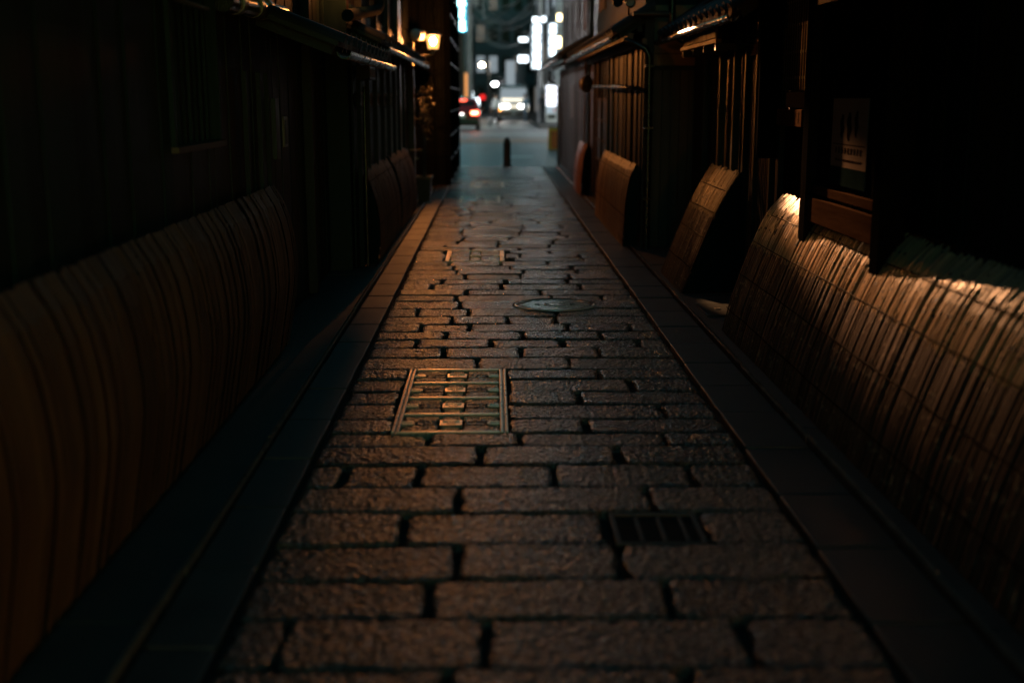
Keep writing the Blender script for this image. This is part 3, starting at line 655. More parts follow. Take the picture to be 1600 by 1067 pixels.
for y in (6.45, 6.95, 7.25):
    m = MB(); m.tube([(-1.36,y,1.985+(y-6.2)*.03),(-1.36,y+.09,1.988+(y-6.2)*.03)], .064, 12); m.build('pipe_collar', M['steel'], p_)
bx('door_plate', M['steel'], h, (-1.405, 8.02, 1.18), (-1.392, 8.16, 1.38)); bx('door_plate_inlay', M['black'], h, (-1.391, 8.05, 1.2), (-1.388, 8.13, 1.36))
bx('bell_box', M['black'], h, (-1.40, 7.55, 1.12), (-1.36, 7.68, 1.5)); 
for y in (6.75, 7.15, 7.4): bx('batten', M['wood_dark'], h, (-1.40, y, .9), (-1.372, y+.05, 1.65))
bx('light_baffle', M['wood_char'], h, (-1.42, 7.22, 2.12), (-.96, 7.29, 3.4)); rf = eave(h, -1.44, 2.0, -.92, 1.80, 7.2, 8.3, .27, gutter='pipe')  # unseen baffle added to keep lantern light off the near left wall
rf = eave(h, -1.45, 2.62, -.95, 2.34, -1.0, 7.1, .27, gutter='pipe')
# ---- left, recessed dark entry (wall X=-1.46, Y 8.3..10.6)
h = house('dark recessed entry bay between the notice wall and the bulging screen', -1.46, 8.32, 10.58, -1)
planks(h, -1.455, 8.36, 9.2, 0, 2.4, .12, 'wood_black', side=-1); planks(h, -1.455, 9.3, 10.55, 0, 2.4, .11, 'wood_black', side=-1)
bx('post', M['wood_dark'], h, (-1.45, 9.2, 0), (-1.38, 9.29, 2.4)); bx('lintel', M['wood_dark'], h, (-1.45, 8.36, 1.9), (-1.37, 10.55, 2.0))
planks(h, -1.455, 8.36, 10.55, 2.42, 5.4, .16, 'wood_brown', side=-1)
rf = eave(h, -1.48, 2.0, -.92, 1.80, 8.36, 10.56, .27, gutter='pipe')
# ---- left, notice wall house (wall X=-1.24, Y 10.6..16.8)
h = house('townhouse with pale notices between upright battens and orange lit upper boards', -1.24, 10.6, 16.8, -1)
planks(h, -1.235, 10.65, 16.75, 0, 2.3, .15, 'wood_black', side=-1)
ys = [10.72+i*.76 for i in range(8)]
for i, y in enumerate(ys): bx('batten', M['wood_dark'] if i else M['wood_black'], h, (-1.215, y, .0), (-1.175, y+.045, 2.1))
for i in range(5):
    y = ys[i]+.06
    bx('notice', M['paper_grey'], h, (-1.222, y+.02, 1.425), (-1.214, y+.62, 1.505)); bx('notice_header', M['paper_grey'], h, (-1.222, y, 1.512), (-1.212, y+.66, 1.552))
bx('meter_cabinet', M['wood_dark'], h, (-1.20, 10.62, 1.66), (-1.08, 11.15, 1.78)); 
for i in range(3): bx('cabinet_glass', M['paper_grey'], h, (-1.079, 10.66+i*.16, 1.69), (-1.076, 10.78+i*.16, 1.75))
m = MB(); m.tube([(-1.13,10.6,1.60),(-1.13,10.58,1.2),(-1.13,10.58,.02)], .014, 6); m.build('conduit', M['pipe'], h)
rf = eave(h, -1.27, 2.10, -.98, 1.97, 10.6, 16.9, .27, gutter='pipe')
planks(h, -1.27, 10.65, 16.75, 2.2, 5.4, .17, 'wood_brown', side=-1)
m = MB(); m.tube([(-1.15,12.4,3.2),(-1.15,12.4,2.44),(-1.15,12.36,2.40),(-1.15,12.2,2.36),(-1.15,9.7,2.14)], .05, 10); m.build('drainpipe', M['wood_char'], h)
for y in (11.2, 12.6, 14.0, 15.4): bx('upper_post', M['wood_dark'], h, (-1.265, y, 2.2), (-1.20, y+.08, 5.3))
bx('upper_rail', M['wood_dark'], h, (-1.262, 10.7, 2.86), (-1.205, 16.7, 2.92))
# ---- left, planter recess (wall X=-1.42, Y 16.8..21)
h = house('recessed house with lit post behind the box planter', -1.44, 16.82, 20.98, -1)
planks(h, -1.435, 16.85, 20.95, 0, 2.6, .16, 'wood_dark', side=-1); planks(h, -1.435, 16.85, 20.95, 2.62, 5.4, .2, 'wood_dark', side=-1)
bx('post', M['wood_brown'], h, (-1.27, 17.85, 0), (-1.17, 17.97, 2.3)); 
bx('lit_shelf', M['wood_beam'], h, (-1.24, 17.6, .735), (-1.06, 17.84, .76)); bx('shelf_bracket', M['steel'], h, (-1.16, 17.62, .62), (-1.10, 17.66, .645))
rf = eave(h, -1.46, 2.20, -1.14, 2.02, 16.9, 20.9, .27, gutter='pipe')
for i in range(3):
    m = MB(); yy = 18.3+i*.8; m.lathe([(.05,0),(.07,.02),(.085,.08),(.07,.13),(.03,.15)], (-1.16,yy,2.36+.03*i), 12); m.build('porcelain_insulator', M['facade_white'], h)
# ---- left, corner house (X -1.2..-0.80, Y 21..26.9), horizontal battens
h = house('black corner townhouse with stepped battens carrying the lit wall lantern', -.80, 21.0, 26.9, -1, h=6.2)
for i in range(8):
    z = .02+i*.42; n = 1
    bx('weatherboard', M['wood_soot'], h, (-.82, 21.02, z), (-.785-.0+R.uniform(-.004,.004), 26.88, z+.40)); bx('batten', M['wood_dark'], h, (-.80, 21.02, z+.402), (-.752, 26.88, z+.418))
for y in (21.0, 22.9, 24.9, 26.8): bx('upright', M['wood_soot'], h, (-.80, y, 0), (-.745, y+.05, 3.4))
for i in range(10): bx('end_board', M['wood_soot'], h, (-.86-i*.065, 20.965+R.uniform(-.004,.004), 0), (-.80-i*.065, 20.995, 3.4))
for z in (.5, 1.0, 1.45, 1.9): bx('end_rail', M['wood_soot'], h, (-1.44, 20.945, z), (-.80, 20.962, z+.015))
bx('upper_panel', M['wood_soot'], h, (-.795, 21.1, 3.45), (-.78, 26.8, 5.9))

# ================================================================ lanterns
def lantern(name, label, c, mt, wall_dir, s=1.0):
    """tapered wall lantern; c is the middle of the glass, wall_dir points from lantern to its wall"""
    c = Vector(c); wd = Vector(wall_dir); t = thing(name, (c.x, c.y, c.z-.2*s), label, 'wall lantern', 'warm wall lanterns')
    def ring(w, z): return [(c.x+w*s*math.cos(math.pi/4*k+math.pi/8), c.y+w*s*math.sin(math.pi/4*k+math.pi/8), c.z+z*s) for k in range(8)]
    m = MB(); m.loft([ring(.085,-.125), ring(.10,-.11), ring(.128,.09), ring(.125,.11)], 0, False); m.build('glass_shade', M['frosted'], t)
    m = MB(); m.lathe([(.012,-.05),(.034,-.02),(.042,.01),(.034,.04),(.012,.06)], (c.x,c.y,c.z), 12); m.build('bulb', M[mt], t)
    m = MB(); m.loft([ring(.165,.112), ring(.168,.125), ring(.12,.165), ring(.03,.19)], 0, False); m.build('cap', M['black'], t)
    m = MB(); m.loft([ring(.03,-.165), ring(.06,-.15), ring(.088,-.128)], 0, False); m.build('base', M['black'], t)
    e = c + wd; m = MB(); m.tube([(c.x,c.y,c.z-.16*s), (c.x,c.y,c.z-.21*s), tuple(c+wd*.2+Vector((0,0,-.24*s))), tuple(c+wd*.7+Vector((0,0,-.24*s))), tuple(e+Vector((0,0,-.2*s)))], .012, 8); m.build('bracket_arm', M['steel'], t)
    m = MB(); m.lathe([(.04,0),(.04,.02)], (e.x, e.y, e.z-.21*s), 10); m.build('wall_plate', M['black'], t)
    return t
lantern('wall_lantern', 'bright glowing tapered lantern on the corner house at the street end', (-.935,19.0,2.36), 'lamp_a', (-.48,0,0), .85)
lantern('wall_lantern', 'small warm lantern above the tiled eave of the dark recessed entry', (-1.10,10.4,2.52), 'lamp_b', (-.32,0,0), .5)
t = thing('added_lantern', (1.25,-1.75,0), 'unseen square paper lantern added to light the bulging brown bamboo screen', 'floor lantern')  # fill lamp added out of view for the left bamboo screen
m = MB(); m.cbox((1.16,-1.84,.14), (1.34,-1.66,.50), .006); m.build('paper_shade', M['lamp_c'], t)
for sx in (1.145, 1.335):
    for sy in (-1.855, -1.665): bx('leg', M['wood_dark'], t, (sx,sy,0), (sx+.02,sy+.02,.54))
bx('top_frame', M['wood_dark'], t, (1.14,-1.86,.505), (1.36,-1.64,.53)); bx('bottom_frame', M['wood_dark'], t, (1.166,-1.834,.10), (1.334,-1.666,.135))

# added spotlight, shaped to light the long bamboo screen and spare the paving
sp = Vector((1.30,11.55,2.38)); aim = Vector((2.15,5.0,.56)); dv = (aim-sp).normalized()
t = thing('added_spotlight', tuple(sp), 'small black spotlight added at the eave to light the bamboo screens', 'spotlight')
m = MB(); m.tube([sp-dv*.16, sp-dv*.13, sp-dv*.02, sp], [.03,.045,.05,.05], 14, caps=False); m.build('housing', M['black'], t)
m = MB(); m.tube([sp-dv*.05, sp-dv*.045], .042, 14); m.build('lens', M['facade_white'], t)
m = MB(); m.tube([sp-dv*.1, sp-dv*.1+Vector((.02,.2,.04)), (1.34,12.1,2.30)], .012, 6); m.build('clamp_arm', M['black'], t)
ld = bpy.data.lights.new('spotlight_beam', 'SPOT'); ld.energy = L_SPOT; ld.color = (1,.45,.19); ld.spot_size = math.radians(11.5); ld.spot_blend = .8; ld.shadow_soft_size = .03
lo = bpy.data.objects.new('spotlight_beam', ld); COL.objects.link(lo); lo.parent = t; lo.location = dv*.01; lo.rotation_euler = dv.to_track_quat('-Z', 'Y').to_euler()

aim2 = Vector((1.86,9.72,.92)); dv2 = (aim2-sp).normalized(); s2 = sp+Vector((-.12,0,0))  # second head added to light the short bamboo screen
m = MB(); m.tube([s2-dv2*.16, s2-dv2*.13, s2-dv2*.02, s2], [.03,.045,.05,.05], 14, caps=False); m.tube([s2-dv2*.1, sp-dv*.1], .01, 6); m.build('second_housing', M['black'], t)
ld = bpy.data.lights.new('second_beam', 'SPOT'); ld.energy = 260; ld.color = (1,.50,.20); ld.spot_size = math.radians(17); ld.spot_blend = .5; ld.shadow_soft_size = .03
lo = bpy.data.objects.new('second_beam', ld); COL.objects.link(lo); lo.parent = t; lo.location = s2-sp+dv2*.01; lo.rotation_euler = dv2.to_track_quat('-Z', 'Y').to_euler()

# ================================================================ small things in the alley
t = thing('box_planter', (-1.03,17.75,0), 'square brown wooden planter with a thin leafy shrub beside the kerb', 'planter')
m = MB(); m.loft([[(-1.03+sx*w_, 17.75+sy*w_*2.0, z) for sx, sy in ((-1,-1),(1,-1),(1,1),(-1,1))] for w_, z in ((.085,0),(.10,.34))], 0, False); m.build('box', M['wood_brown'], t)
m = MB(); m.box((-1.12,17.56,.345), (-.94,17.94,.352)); m.build('soil', M['soil'], t)
for q in ((-1.145,17.53,-1.12,17.97),(-.94,17.53,-.915,17.97),(-1.12,17.53,-.94,17.555),(-1.12,17.945,-.94,17.97)): bx('rim', M['wood_beam'], t, (q[0],q[1],.335), (q[2],q[3],.37))
bp = thing('potted_shrub', (-1.03,17.75,.35), 'thin leafy shrub growing from the box planter under the lantern', 'shrub')
m = MB(); rr = random.Random(11); tips = []
for k in range(9):
    a = rr.uniform(0, 6.28); top = Vector((-1.04+.11*math.cos(a)*rr.random(), 18.0+.3*math.sin(a), 1.15+rr.random()*.5))
    base = Vector((-1.03+rr.uniform(-.02,.02), 17.75+rr.uniform(-.03,.03), .345)); mid = base.lerp(top, .55)+Vector((rr.uniform(-.03,.03), rr.uniform(-.04,.04), .05))
    m.tube([base, mid, top], [.009,.006,.003], 5); tips += [(mid.lerp(top, f_)) for f_ in (.3,.55,.75,.9,1.0)]
m.build('stems', M['bark'], bp)
lf = MB()
for p in tips:
    for k in range(9):
        c = p + Vector((rr.gauss(0,.045), rr.gauss(0,.07), rr.gauss(0,.055))); a = Vector((rr.gauss(0,1), rr.gauss(0,1), rr.gauss(0,.6))).normalized(); b_ = a.orthogonal().normalized(); l_ = rr.uniform(.025,.045); cc = a.cross(b_)
        lf.add([c, c+a*l_*.5+b_*l_*.32, c+a*l_, c+a*l_*.5-b_*l_*.32+cc*.004], [(0,1,2,3)], 0)
tag(lf.build('leaves', M['leaf'], bp), kind='stuff')
t = thing('bollard', (.30,26.75,0), 'short dark round topped bollard standing where the alley meets the road', 'bollard')
m = MB(); m.lathe([(.105,0),(.105,.03),(.088,.05),(.084,.46),(.09,.48),(.09,.51),(.083,.53),(.075,.58),(.05,.625),(.02,.645)], (.30,26.75,0), 20); m.build('shaft', M['bollard'], t)
m = MB(); m.lathe([(.13,-.01),(.13,.012),(.107,.014)], (.30,26.75,0), 20); m.build('base_ring', M['iron_dark'], t)

# ================================================================ street beyond
def person(label, loc, rz, pose, shirt, legs, h=1.72):
    s = h/1.72
    J = {'pelvis':(0,0,.93,.125),'belly':(0,.01,1.08,.12),'chest':(0,.02,1.28,.135),'neck0':(0,.015,1.44,.065),'neck':(0,.03,1.50,.055),'head0':(0,.045,1.57,.078),'head1':(0,.04,1.65,.088),'head2':(0,.03,1.715,.05),'nose':(0,.13,1.595,.016)}
    E = [('pelvis','belly'),('belly','chest'),('chest','neck0'),('neck0','neck'),('neck','head0'),('head0','head1'),('head1','head2'),('head0','nose')]
    for sd, sg in (('l',-1),('r',1)):
        st = pose['leg_'+sd]; ar = pose['arm_'+sd]
        hip = Vector((sg*.09, 0, .88)); kn = hip+Vector((0, math.sin(st[0]), -math.cos(st[0])))*.42; an = kn+Vector((0, math.sin(st[1]), -math.cos(st[1])))*.40
        J['hip'+sd] = (*hip,.085); J['knee'+sd] = (*kn,.058); J['ankle'+sd] = (*an,.042); J['toe'+sd] = (an.x, an.y+.16, max(.03, an.z-.04), .034)
        sh = Vector((sg*.19, .015, 1.39)); el = sh+Vector((sg*.04, math.sin(ar[0])*.27, -math.cos(ar[0])*.27)); wr = el+Vector((sg*.01, math.sin(ar[1])*.24, -math.cos(ar[1])*.24)); ha = wr+Vector((0, math.sin(ar[1])*.09, -math.cos(ar[1])*.09))
        J['sh'+sd] = (*sh,.062); J['el'+sd] = (*el,.042); J['wr'+sd] = (*wr,.03); J['ha'+sd] = (*ha,.034)
        E += [('pelvis','hip'+sd),('hip'+sd,'knee'+sd),('knee'+sd,'ankle'+sd),('ankle'+sd,'toe'+sd),('chest','sh'+sd),('sh'+sd,'el'+sd),('el'+sd,'wr'+sd),('wr'+sd,'ha'+sd)]
        for k, dx in enumerate((-.02,-.007,.007,.02)):
            J[f'f{sd}{k}'] = (ha.x+dx, ha.y+.015+.02*math.sin(ar[1]), ha.z-.075, .009); E.append(('ha'+sd, f'f{sd}{k}'))
        J[f't{sd}'] = (ha.x-sg*.03, ha.y+.035, ha.z-.02, .010); E.append(('ha'+sd, f't{sd}'))
    names = list(J); idx = {n: i for i, n in enumerate(names)}
    me = bpy.data.meshes.new('person'); me.from_pydata([J[n][:3] for n in names], [(idx[a], idx[b]) for a, b in E], [])
    ob = bpy.data.objects.new('tmp_person', me); COL.objects.link(ob)
    sk = ob.modifiers.new('skin', 'SKIN'); sub = ob.modifiers.new('sub', 'SUBSURF'); sub.levels = 1; sub.render_levels = 1
    for i, n in enumerate(names):
        sv = me.skin_vertices[0].data[i]; r_ = J[n][3]; sv.radius = (r_*(1.25 if n in ('chest','belly','pelvis') else 1), r_*(.85 if n in ('chest','belly','pelvis') else 1)); sv.use_root = (n == 'pelvis')
    dg = bpy.context.evaluated_depsgraph_get(); body = bpy.data.meshes.new_from_object(ob.evaluated_get(dg)); bpy.data.objects.remove(ob)
    for mt in ('skin', shirt, legs, 'shoe'): body.materials.append(M[mt])
    for p in body.polygons:
        c = p.center; p.use_smooth = True
        p.material_index = 3 if c.z < .09 else 2 if c.z < .97 and abs(c.x) < .2 else 1 if c.z < 1.46 and not (abs(c.x) > .2 and c.z < 1.0) else 0
        if abs(c.x) > .205 and c.z < 1.02: p.material_index = 0
    t = thing('person', loc, label, 'person'); t.rotation_euler.z = rz; t.scale = (s, s, s)
    bo = bpy.data.objects.new('body', body); COL.objects.link(bo); bo.parent = t
    m = MB(); m.lathe([(.092,-.06),(.108,.0),(.102,.06),(.07,.1),(.02,.118)], (0,.018,1.655), 14); hr = bpy.data.objects.new('hair', m.mesh('hair', M['hair'])); COL.objects.link(hr); hr.parent = t
    return t
WALK = {'leg_l':(.42,.10),'leg_r':(-.30,-.62),'arm_l':(-.35,-.1),'arm_r':(.40,.7)}
STAND = {'leg_l':(.05,0),'leg_r':(-.05,-.05),'arm_l':(0,.15),'arm_r':(.1,.3)}
person('person in pale shirt and dark trousers walking across the road', (.06,62,-.008), math.radians(-70), WALK, 'shirt', 'cloth_dark', 1.75)
person('person in light blue shirt and jeans beside the white van', (1.98,75,-.0), math.radians(150), WALK, 'shirt_blue', 'jeans', 1.74)
person('person in dark clothes standing at the lit vending machine', (2.92,71.0,.12), math.radians(170), STAND, 'cloth_dark', 'cloth_dark', 1.70)

def vehicle(name, label, cat, loc, rz, W_, Ls, prof, body, glass_faces, wheels, wr, extras):
    pass
def wheel(parent, x, y, r, w):
    """thing > wheel (tyre) > rim"""
    m = MB(); pr = [(r*.62,-w/2),(r*.95,-w/2),(r,-w*.3),(r,w*.3),(r*.95,w/2),(r*.62,w/2)]; n = 22; rings = []
    rings = [[(x+o, y+rr_*math.cos(2*math.pi*k/n), r+rr_*math.sin(2*math.pi*k/n)) for rr_, o in pr] for k in range(n+1)]
    m.loft(rings, 0, True, False, False); tw = m.build('wheel', M['rubber'], None); tw.parent = parent
    m = MB(); 
    m.loft([[(x+o, y+rr_*math.cos(2*math.pi*k/n), r+rr_*math.sin(2*math.pi*k/n)) for k in range(n)] for rr_, o in ((r*.63,-w*.35),(r*.63,w*.35))], 0, True)
    rm = m.build('rim', M['steel'], None); rm.parent = tw
def car_part(m, name, mats, t): 
    o = m.build(name, mats, None); o.parent = t; return o
# red car, rear towards the alley
t = thing('parked_car', (-1.50,57.0,-.012), 'dark red car seen from behind with tail lights on', 'car')
def section(y, w, zs, tum):   # ring of a body section: floor, sill, belt, roof
    z0, zb, zr = zs; wr_ = w-tum
    return [(-w*.92,y,z0),(-w,y,z0+.18),(-w,y,zb-.12),(-w*.975,y,zb),(-wr_,y,zr-.06),(-wr_*.82,y,zr),(wr_*.82,y,zr),(wr_,y,zr-.06),(w*.975,y,zb),(w,y,zb-.12),(w,y,z0+.18),(w*.92,y,z0)]
m = MB(); m.loft([section(y,w,zs,tm) for y,w,zs,tm in ((0,.78,(.34,.80,.86),.02),(.05,.83,(.24,.88,1.02),.05),(.35,.85,(.2,.90,1.44),.16),(.9,.85,(.2,.91,1.52),.18),(1.9,.85,(.2,.91,1.52),.18),(2.6,.85,(.2,.92,1.42),.17),(3.25,.84,(.2,.93,1.0),.05),(3.9,.80,(.22,.82,.88),.03),(4.15,.70,(.3,.66,.72),.03))], 0, True); car_part(m,'body',M['car_red'],t)
m = MB(); m.loft([[(-.63,.055,.98),(.63,.055,.98),(.56,.33,1.38),(-.56,.33,1.38)],[(-.63,.035,.99),(.63,.035,.99),(.56,.31,1.40),(-.56,.31,1.40)]],0,False); car_part(m,'rear_window',M['glass'],t)
for s in (-1,1):
    m = MB(); m.loft([[(s*(.845+d),.5,.96),(s*(.845+d),2.9,.97),(s*(.70+d),2.4,1.38),(s*(.70+d),.6,1.40)] for d in (0,.012)],0,False); car_part(m,'side_window',M['glass'],t)
    m = MB(); m.cbox((min(s*.44,s*.80),-.025,.74),(max(s*.44,s*.80),.03,.93),.02); tl = car_part(m,'tail_light',M['tail_red'],t)
    m = MB(); m.cbox((min(s*.46,s*.72),-.035,.80),(max(s*.46,s*.72),-.024,.87),.004); o = m.build('brake_bulb',M['tail_hot'],None); o.parent = tl
    m = MB(); m.cbox((min(s*.84,s*1.0),2.75,.93),(max(s*.84,s*1.0),2.9,1.06),.03); car_part(m,'wing_mirror',M['car_red'],t)
    for y in (.85,3.35): wheel(t, s*.74, y, .31, .2)
m = MB(); m.cbox((-.82,-.06,.28),(.82,.06,.56),.05); car_part(m,'bumper',M['black'],t)
m = MB(); m.cbox((-.17,-.075,.60),(.17,-.02,.76),.005); car_part(m,'number_plate',M['facade_white'],t)
m = MB(); m.cbox((-.06,-.085,.765),(.06,-.03,.80),.004); car_part(m,'plate_lamp',M['head_white'],t)
m = MB(); m.cbox((-.22,.28,1.40),(.22,.33,1.44),.005); car_part(m,'high_brake_light',M['tail_red'],t)
# white van, front towards the alley
t = thing('delivery_van', (1.38,82.0,-.012), 'white van with headlights on driving towards the alley', 'van')
def vsec(y, w, z0, zr, wr_): return [(-w*.95,y,z0),(-w,y,z0+.2),(-w,y,min(1.25,zr-.1)),(-wr_,y,zr-.12),(-wr_*.9,y,zr),(wr_*.9,y,zr),(wr_,y,zr-.12),(w,y,min(1.25,zr-.1)),(w,y,z0+.2),(w*.95,y,z0)]
m = MB(); m.loft([vsec(0,.98,.42,.95,.96),vsec(.06,1.02,.28,1.10,1.0),vsec(.2,1.04,.25,1.28,1.0),vsec(.75,1.05,.25,2.28,.92),vsec(1.1,1.05,.25,2.42,.93),vsec(4.6,1.05,.25,2.42,.93),vsec(4.8,1.03,.3,2.34,.9)],0,True); car_part(m,'body',M['van_white'],t)
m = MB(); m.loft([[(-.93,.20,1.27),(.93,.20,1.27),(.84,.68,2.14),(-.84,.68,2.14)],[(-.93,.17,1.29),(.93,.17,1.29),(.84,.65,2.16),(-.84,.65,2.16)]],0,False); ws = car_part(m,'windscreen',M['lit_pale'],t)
m = MB(); m.cbox((-.82,.12,1.34),(.82,.16,1.50),.02); o = m.build('lit_dashboard',M['dash_warm'],None); o.parent = ws
for s in (-1,1):
    m = MB(); m.cbox((min(s*.32,s*.93),-.04,.86),(max(s*.32,s*.93),.05,1.08),.05); hl = car_part(m,'headlight',M['head_white'],t)
    m = MB(); m.cbox((min(s*.86,s*.98),-.05,.70),(max(s*.86,s*.98),.03,.80),.02); car_part(m,'indicator',M['indicator'] if s < 0 else M['dash_warm'],t)
    m = MB(); m.cbox((min(s*1.04,s*1.22),.35,1.3),(max(s*1.04,s*1.22),.45,1.62),.03); car_part(m,'wing_mirror',M['black'],t)
    m = MB(); m.loft([[(s*(1.045+d),.75,1.32),(s*(1.045+d),1.6,1.32),(s*(.965+d),1.6,2.05),(s*(.965+d),.95,2.05)] for d in (0,.012)],0,False); car_part(m,'side_window',M['glass'],t)
    for y in (.85,3.7): wheel(t, s*.92, y, .33, .2)
m = MB(); m.cbox((-.32,-.03,.90),(.32,.04,1.03),.01); car_part(m,'grille',M['dash_warm'],t)
m = MB(); m.cbox((-1.0,-.10,.36),(1.0,.05,.66),.06); car_part(m,'bumper',M['facade_brown'],t)
m = MB(); m.cbox((-.17,-.115,.44),(.17,-.09,.60),.005); car_part(m,'number_plate',M['facade_white'],t)

# poles and cables
def pole(x, y, h_, label, arms=True):
    t = thing('utility_pole', (x,y,.0), label, 'utility pole', 'concrete utility poles on the far street')
    m = MB(); m.tube([(x,y,-.02),(x,y,h_*.5),(x,y,h_)], [.17,.155,.12], 12); m.build('shaft', M['pole'], t)
    for z in (h_-.6, h_-1.5):
        m = MB(); m.cbox((x-1.0,y-.05,z), (x+1.0,y+.05,z+.1), .01); ca = m.build('crossarm', M['pole'], t)
        for dx in (-.9,-.45,.45,.9):
            m = MB(); m.lathe([(.03,0),(.06,.04),(.04,.09),(.06,.13),(.02,.17)], (x+dx,y,z+.1), 8); m.build('insulator', M['facade_white'], ca)
    m = MB(); m.lathe([(.22,0),(.25,.05),(.25,.75),(.2,.8)], (x+.35,y-.1,h_-3.2), 14); m.build('transformer', M['pole'], t)
    return t
pole(-1.52,79.0,10.5,'pale utility pole behind the red car'); pole(2.78,72.0,10.5,'grey lilac utility pole beside the lit vending machine'); pole(-1.95,84,9.5,'utility pole wrapped with an orange board near the blue sign')
def cable(a, b_, sag, r_, label, mt='cable'):
    a, b_ = Vector(a), Vector(b_); m = MB(); n = 16
    m.tube([a.lerp(b_, i/n)+Vector((0,0,-sag*4*(i/n)*(1-i/n))) for i in range(n+1)], r_, 6); o = m.build('overhead_cable', M[mt], None, tuple(a)); tag(o, label, 'cable', 'overhead cables')
CL = ('top','second','third','fourth','fifth','sixth','lowest')
rr = random.Random(21)
for k in range(7): cable((-1.52,79,6.2+k*.42), (2.78+rr.uniform(-.1,.1),72,5.6+k*.5+rr.uniform(-.3,.3)), rr.uniform(.5,1.9), .03, f'overhead cable between the pale pole and the grey lilac pole, {CL[6-k]} of seven')
for k in range(4): cable((-1.52,79,7.0+k*.5), (4.5,110,6.4+k*.8), rr.uniform(.6,1.6), .03, f'{CL[3-k] if k else "lowest"} of four overhead cables from the pale pole to the dark street block')
for k in range(3): cable((2.78,72,7.4+k*.5), (-3.5,105,6.6+k*.7), rr.uniform(.8,2.0), .03, f'{("lowest","middle","top")[k]} of three overhead cables from the grey lilac pole to the brown block')
for k in range(3): cable((-.78,26.8,3.2+k*.25), (-1.52,79,7.6+k*.4), rr.uniform(.2,.6), .012, f'{("lowest","middle","top")[k]} thin cable running from the black corner house to the pale pole')
m = MB(); pts = [(-.62,78.9,9.2),(-.66,78.9,7.4),(-.60,78.9,6.6),(-.40,78.9,6.30),(-.05,78.9,6.24),(.22,78.9,6.36)]; m.tube(pts, .05, 8); tag(m.build('cable_loop', M['pole'], None, pts[0]), 'pale thick cable loop hanging above the road', 'cable')
m = MB(); pts = [(.55,77,8.6),(.9,77,8.25),(1.35,77,8.15),(1.8,77,8.25),(2.1,77,8.6)]; m.tube(pts, .05, 8); tag(m.build('cable_loop', M['pole'], None, pts[0]), 'pale cable loop high beside the grey lilac pole', 'cable')

# signs
def vsign(x0, x1, z0, z1, y, n, matp, matg, label, cat='sign', th=.18, seed=1, fill=.8):
    t = thing('neon_sign', ((x0+x1)/2, y, z0), label, cat)
    m = MB(); m.cbox((x0,y,z0), (x1,y+th,z1), .02); m.build('sign_box', M[matp], t)
    rq = random.Random(seed); hh = (z1-z0)/n; w_ = x1-x0
    for i in range(n):       # unreadable blurred characters, one child each
        m = MB(); za = z0+i*hh+hh*.08; zb = z0+(i+1)*hh-hh*.08
        for k in range(3):
            zz = za+(zb-za)*(k+.2)/3; a_ = rq.uniform(.08,.22)*w_; e_ = rq.uniform(.78,.92)*w_; m.box((x0+a_,y-.02,zz), (x0+e_,y-.003,zz+hh*.15))
        for k in range(2):
            xx = x0+w_*rq.uniform(.25,.7); m.box((xx,y-.03,za), (xx+w_*.13,y-.021,zb))
        m.build('character', M[matg], t)
    for z in (z0+.2*(z1-z0), z0+.8*(z1-z0)):
        m = MB(); s = 1 if x0 > 0 else -1; xa = x1 if s > 0 else x0; m.cbox((min(xa,xa+s*.8),y+.06,z), (max(xa,xa+s*.8),y+.12,z+.06), .01); m.build('bracket', M['steel'], t)
    return t
vsign(-2.48,-1.72,5.75,8.9,79.8,4,'neon_blue','neon_cyan','tall blue sign with glowing cyan characters above the red car')
vsign(2.18,2.80,3.15,5.65,70.0,5,'neon_soft','neon_white','tall white glowing sign with blurred characters over the van','sign',seed=4)
vsign(3.06,3.56,3.75,5.6,68.0,3,'neon_soft','neon_white','broad white glowing sign above the lit vending machine',seed=6)
def lightbox(x0,x1,z0,z1,y,mt,label,name='light_box',s=1):
    t = thing(name, ((x0+x1)/2,y,z0), label, 'sign'); m = MB(); m.cbox((x0,y,z0),(x1,y+.15,z1),.03); m.build('sign_face',M[mt],t)
    m = MB(); m.cbox((x0-.03,y+.05,z0-.03),(x1+.03,y+.19,z1+.03),.02); m.build('sign_frame',M['black'],t)
    m = MB(); m.tube([((x0+x1)/2,y+.12,z1),((x0+x1)/2,y+.12,z1+.3),((x0+x1)/2+s*1.2,y+.12,z1+.35)],.03,6); m.build('hanger',M['steel'],t)
lightbox(1.55,2.05,4.82,5.06,73,'neon_white','small white light box beside the tall white sign, upper of two')
lightbox(1.50,2.08,3.62,4.0,73,'neon_white','larger white light box beside the tall white sign, just above the van')
lightbox(2.30,2.62,5.8,6.1,71,'neon_white','small white lamp box on top of the tall white sign')
lightbox(2.78,3.05,5.85,6.12,71,'neon_white','small white lamp box over the gap between the two white signs')
lightbox(3.35,3.66,4.2,4.75,66,'neon_yellow','small yellow lamp box beside the broad white sign')
lightbox(3.45,3.68,5.6,5.95,66,'neon_yellow','small warm yellow lamp above the broad white sign')
lightbox(-1.98,-1.55,1.55,3.2,83.7,'neon_orange','narrow orange advertising board fixed on the pole behind the car',s=-1)
